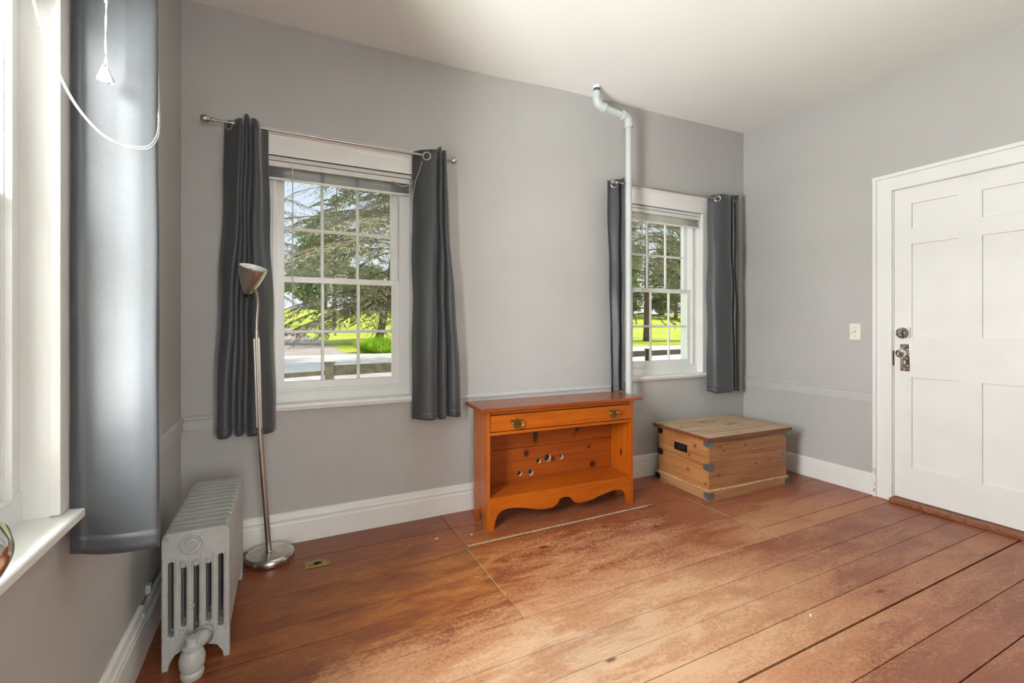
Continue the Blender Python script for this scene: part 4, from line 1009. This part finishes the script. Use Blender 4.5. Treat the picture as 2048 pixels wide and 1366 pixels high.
def conifer(lat, dep, h, lean, label, nb, zlo, blen, seed, low=(), ns=1.0, dens=9, droop=.42, tw=1.0, br=1.0, vw=.26):
    r_ = np.random.default_rng(seed); x, y = out_xy(lat, dep); z = gz(y)
    t = thing('drooping_conifer', label, 'tree', (x, y, z))
    tp = lambda u: np.array([lean[0]*u**.8*h, lean[1]*u**.8*h, u*h])
    finish('trunk', tube(bmesh.new(), [tuple(tp(u)) for u in (0, .06, .12, .25, .45, .7, 1)], [.36, .30, .28, .24, .18, .10, .03], 10), 'bark', t)
    bm = bmesh.new(); C = []; D = []
    specs = []
    for k in range(nb):
        u = zlo+(1-zlo)*(k+r_.uniform(0, .9))/nb; a = r_.uniform(0, 2*math.pi); specs.append((u, a, blen*(1-.72*(u-zlo)/(1-zlo))*r_.uniform(.65, 1.1), r_.uniform(.02, .22)))
    specs += list(low)
    for u, a, L, rise in specs:
        o = tp(u); dr_ = np.array([math.cos(a), math.sin(a), 0]); pts = []; n = 12
        side = np.array([-dr_[1], dr_[0], 0]); ph = r_.uniform(0, 6)
        for j in range(n+1):
            q = j/n; pts.append(o + dr_*L*q + side*.25*math.sin(q*5+ph)*q*L*.12 + np.array([0, 0, L*(rise*q-droop*q*q)]))
        tube(bm, [tuple(p) for p in pts], [br*(.055*(1-.85*j/n)+.006) for j in range(n+1)], 4, caps=False)
        for j in range(2, n+1):
            for s in (-1, 1):
                for rep in range(2):
                    l2 = L*.30*(1-.5*j/n)*r_.uniform(.5, 1.2); b0 = pts[j-1]+(pts[j]-pts[j-1])*r_.uniform(0, 1)
                    dv = (pts[j]-pts[j-1]); dv = dv/np.linalg.norm(dv); d2 = dv*.75 + side*s*r_.uniform(.4, .9) + np.array([0, 0, r_.uniform(-.35, .08)]); d2 /= np.linalg.norm(d2)
                    e = b0+d2*l2+np.array([0, 0, -.10*l2]); m_ = b0+d2*l2*.5
                    tube(bm, [tuple(b0), tuple(m_), tuple(e)], [.014*tw, .010*tw, .005*tw], 3, caps=False)
                    k2 = max(3, int(l2*dens)); qs = r_.uniform(.15, 1.0, k2)[:, None]
                    C.append(b0+(e-b0)*qs + r_.normal(0, .035, (k2, 3))); D.append(np.repeat(d2[None], k2, 0))
    br = finish('branches', bm, 'bark', t, smooth=False); br['kind'] = 'stuff'
    C = np.concatenate(C); D = np.concatenate(D); n = len(C)
    U = D + r_.normal(0, .55, (n, 3)); U /= np.linalg.norm(U, axis=1)[:, None]
    Vv = np.cross(U, r_.normal(size=(n, 3))); Vv /= np.linalg.norm(Vv, axis=1)[:, None]+1e-6
    s = r_.uniform(.08, .20, (n, 1))*ns; quads('foliage', C, U*s, Vv*s*vw, 'needle', t)
    return n
lowA = [(.16, math.radians(a), L, rs_) for a, L, rs_ in ((200, 6.5, .10), (230, 7.5, .14), (255, 7.0, .05), (280, 6.5, .12), (180, 7.5, .18), (215, 6.0, .02))]
n1 = conifer(-10.8, 37.0, 19, (.13, -.05), 'large drooping conifer with a leaning trunk seen through the near window', 74, .14, 11.5, 11, lowA)
n2 = conifer(12.6, 43.0, 19, (.02, .02), 'large drooping conifer seen through the corner window', 66, .12, 11.5, 12)
n3 = conifer(-24.0, 62.0, 20, (.02, .0), 'drooping conifer further back behind the driveway', 44, .30, 9.5, 13)
n0 = conifer(-.6, 17.0, 13, (.0, .01), 'drooping conifer nearest the house, its branch tips crossing both back windows', 150, .35, 9.8, 14, ns=.30, vw=.13, dens=34, droop=.28, tw=.5, br=.42)
n4 = conifer(-20.5, 30.0, 17, (.01, .0), 'tall conifer left of the driveway with long branches across the upper left panes', 80, .30, 10.0, 15, ns=.55, vw=.16, dens=18, droop=.30, tw=.7, br=.6)
# clump of tall grass at the road edge
x, y = out_xy(-7.2, 25.2); tf = thing('tall_grass_clump', 'bright green clump of tall grass at the road edge', 'grass', (x, y, -.35))
n = 2600; a = rng.uniform(0, 2*math.pi, n); rr = rng.uniform(0, 1, n)**.5*1.25; hh = rng.uniform(.5, 1.15, n)*(1-.35*rr/1.25)
C = np.stack([np.cos(a)*rr, np.sin(a)*rr, hh*.5], 1); U = np.stack([np.cos(a)*rr*.25+rng.normal(0, .12, n), np.sin(a)*rr*.25+rng.normal(0, .12, n), hh*.5], 1)
Vv = np.stack([-np.sin(a), np.cos(a), np.zeros(n)], 1)*.02; quads('blades', C, U, Vv, 'tuft', tf)
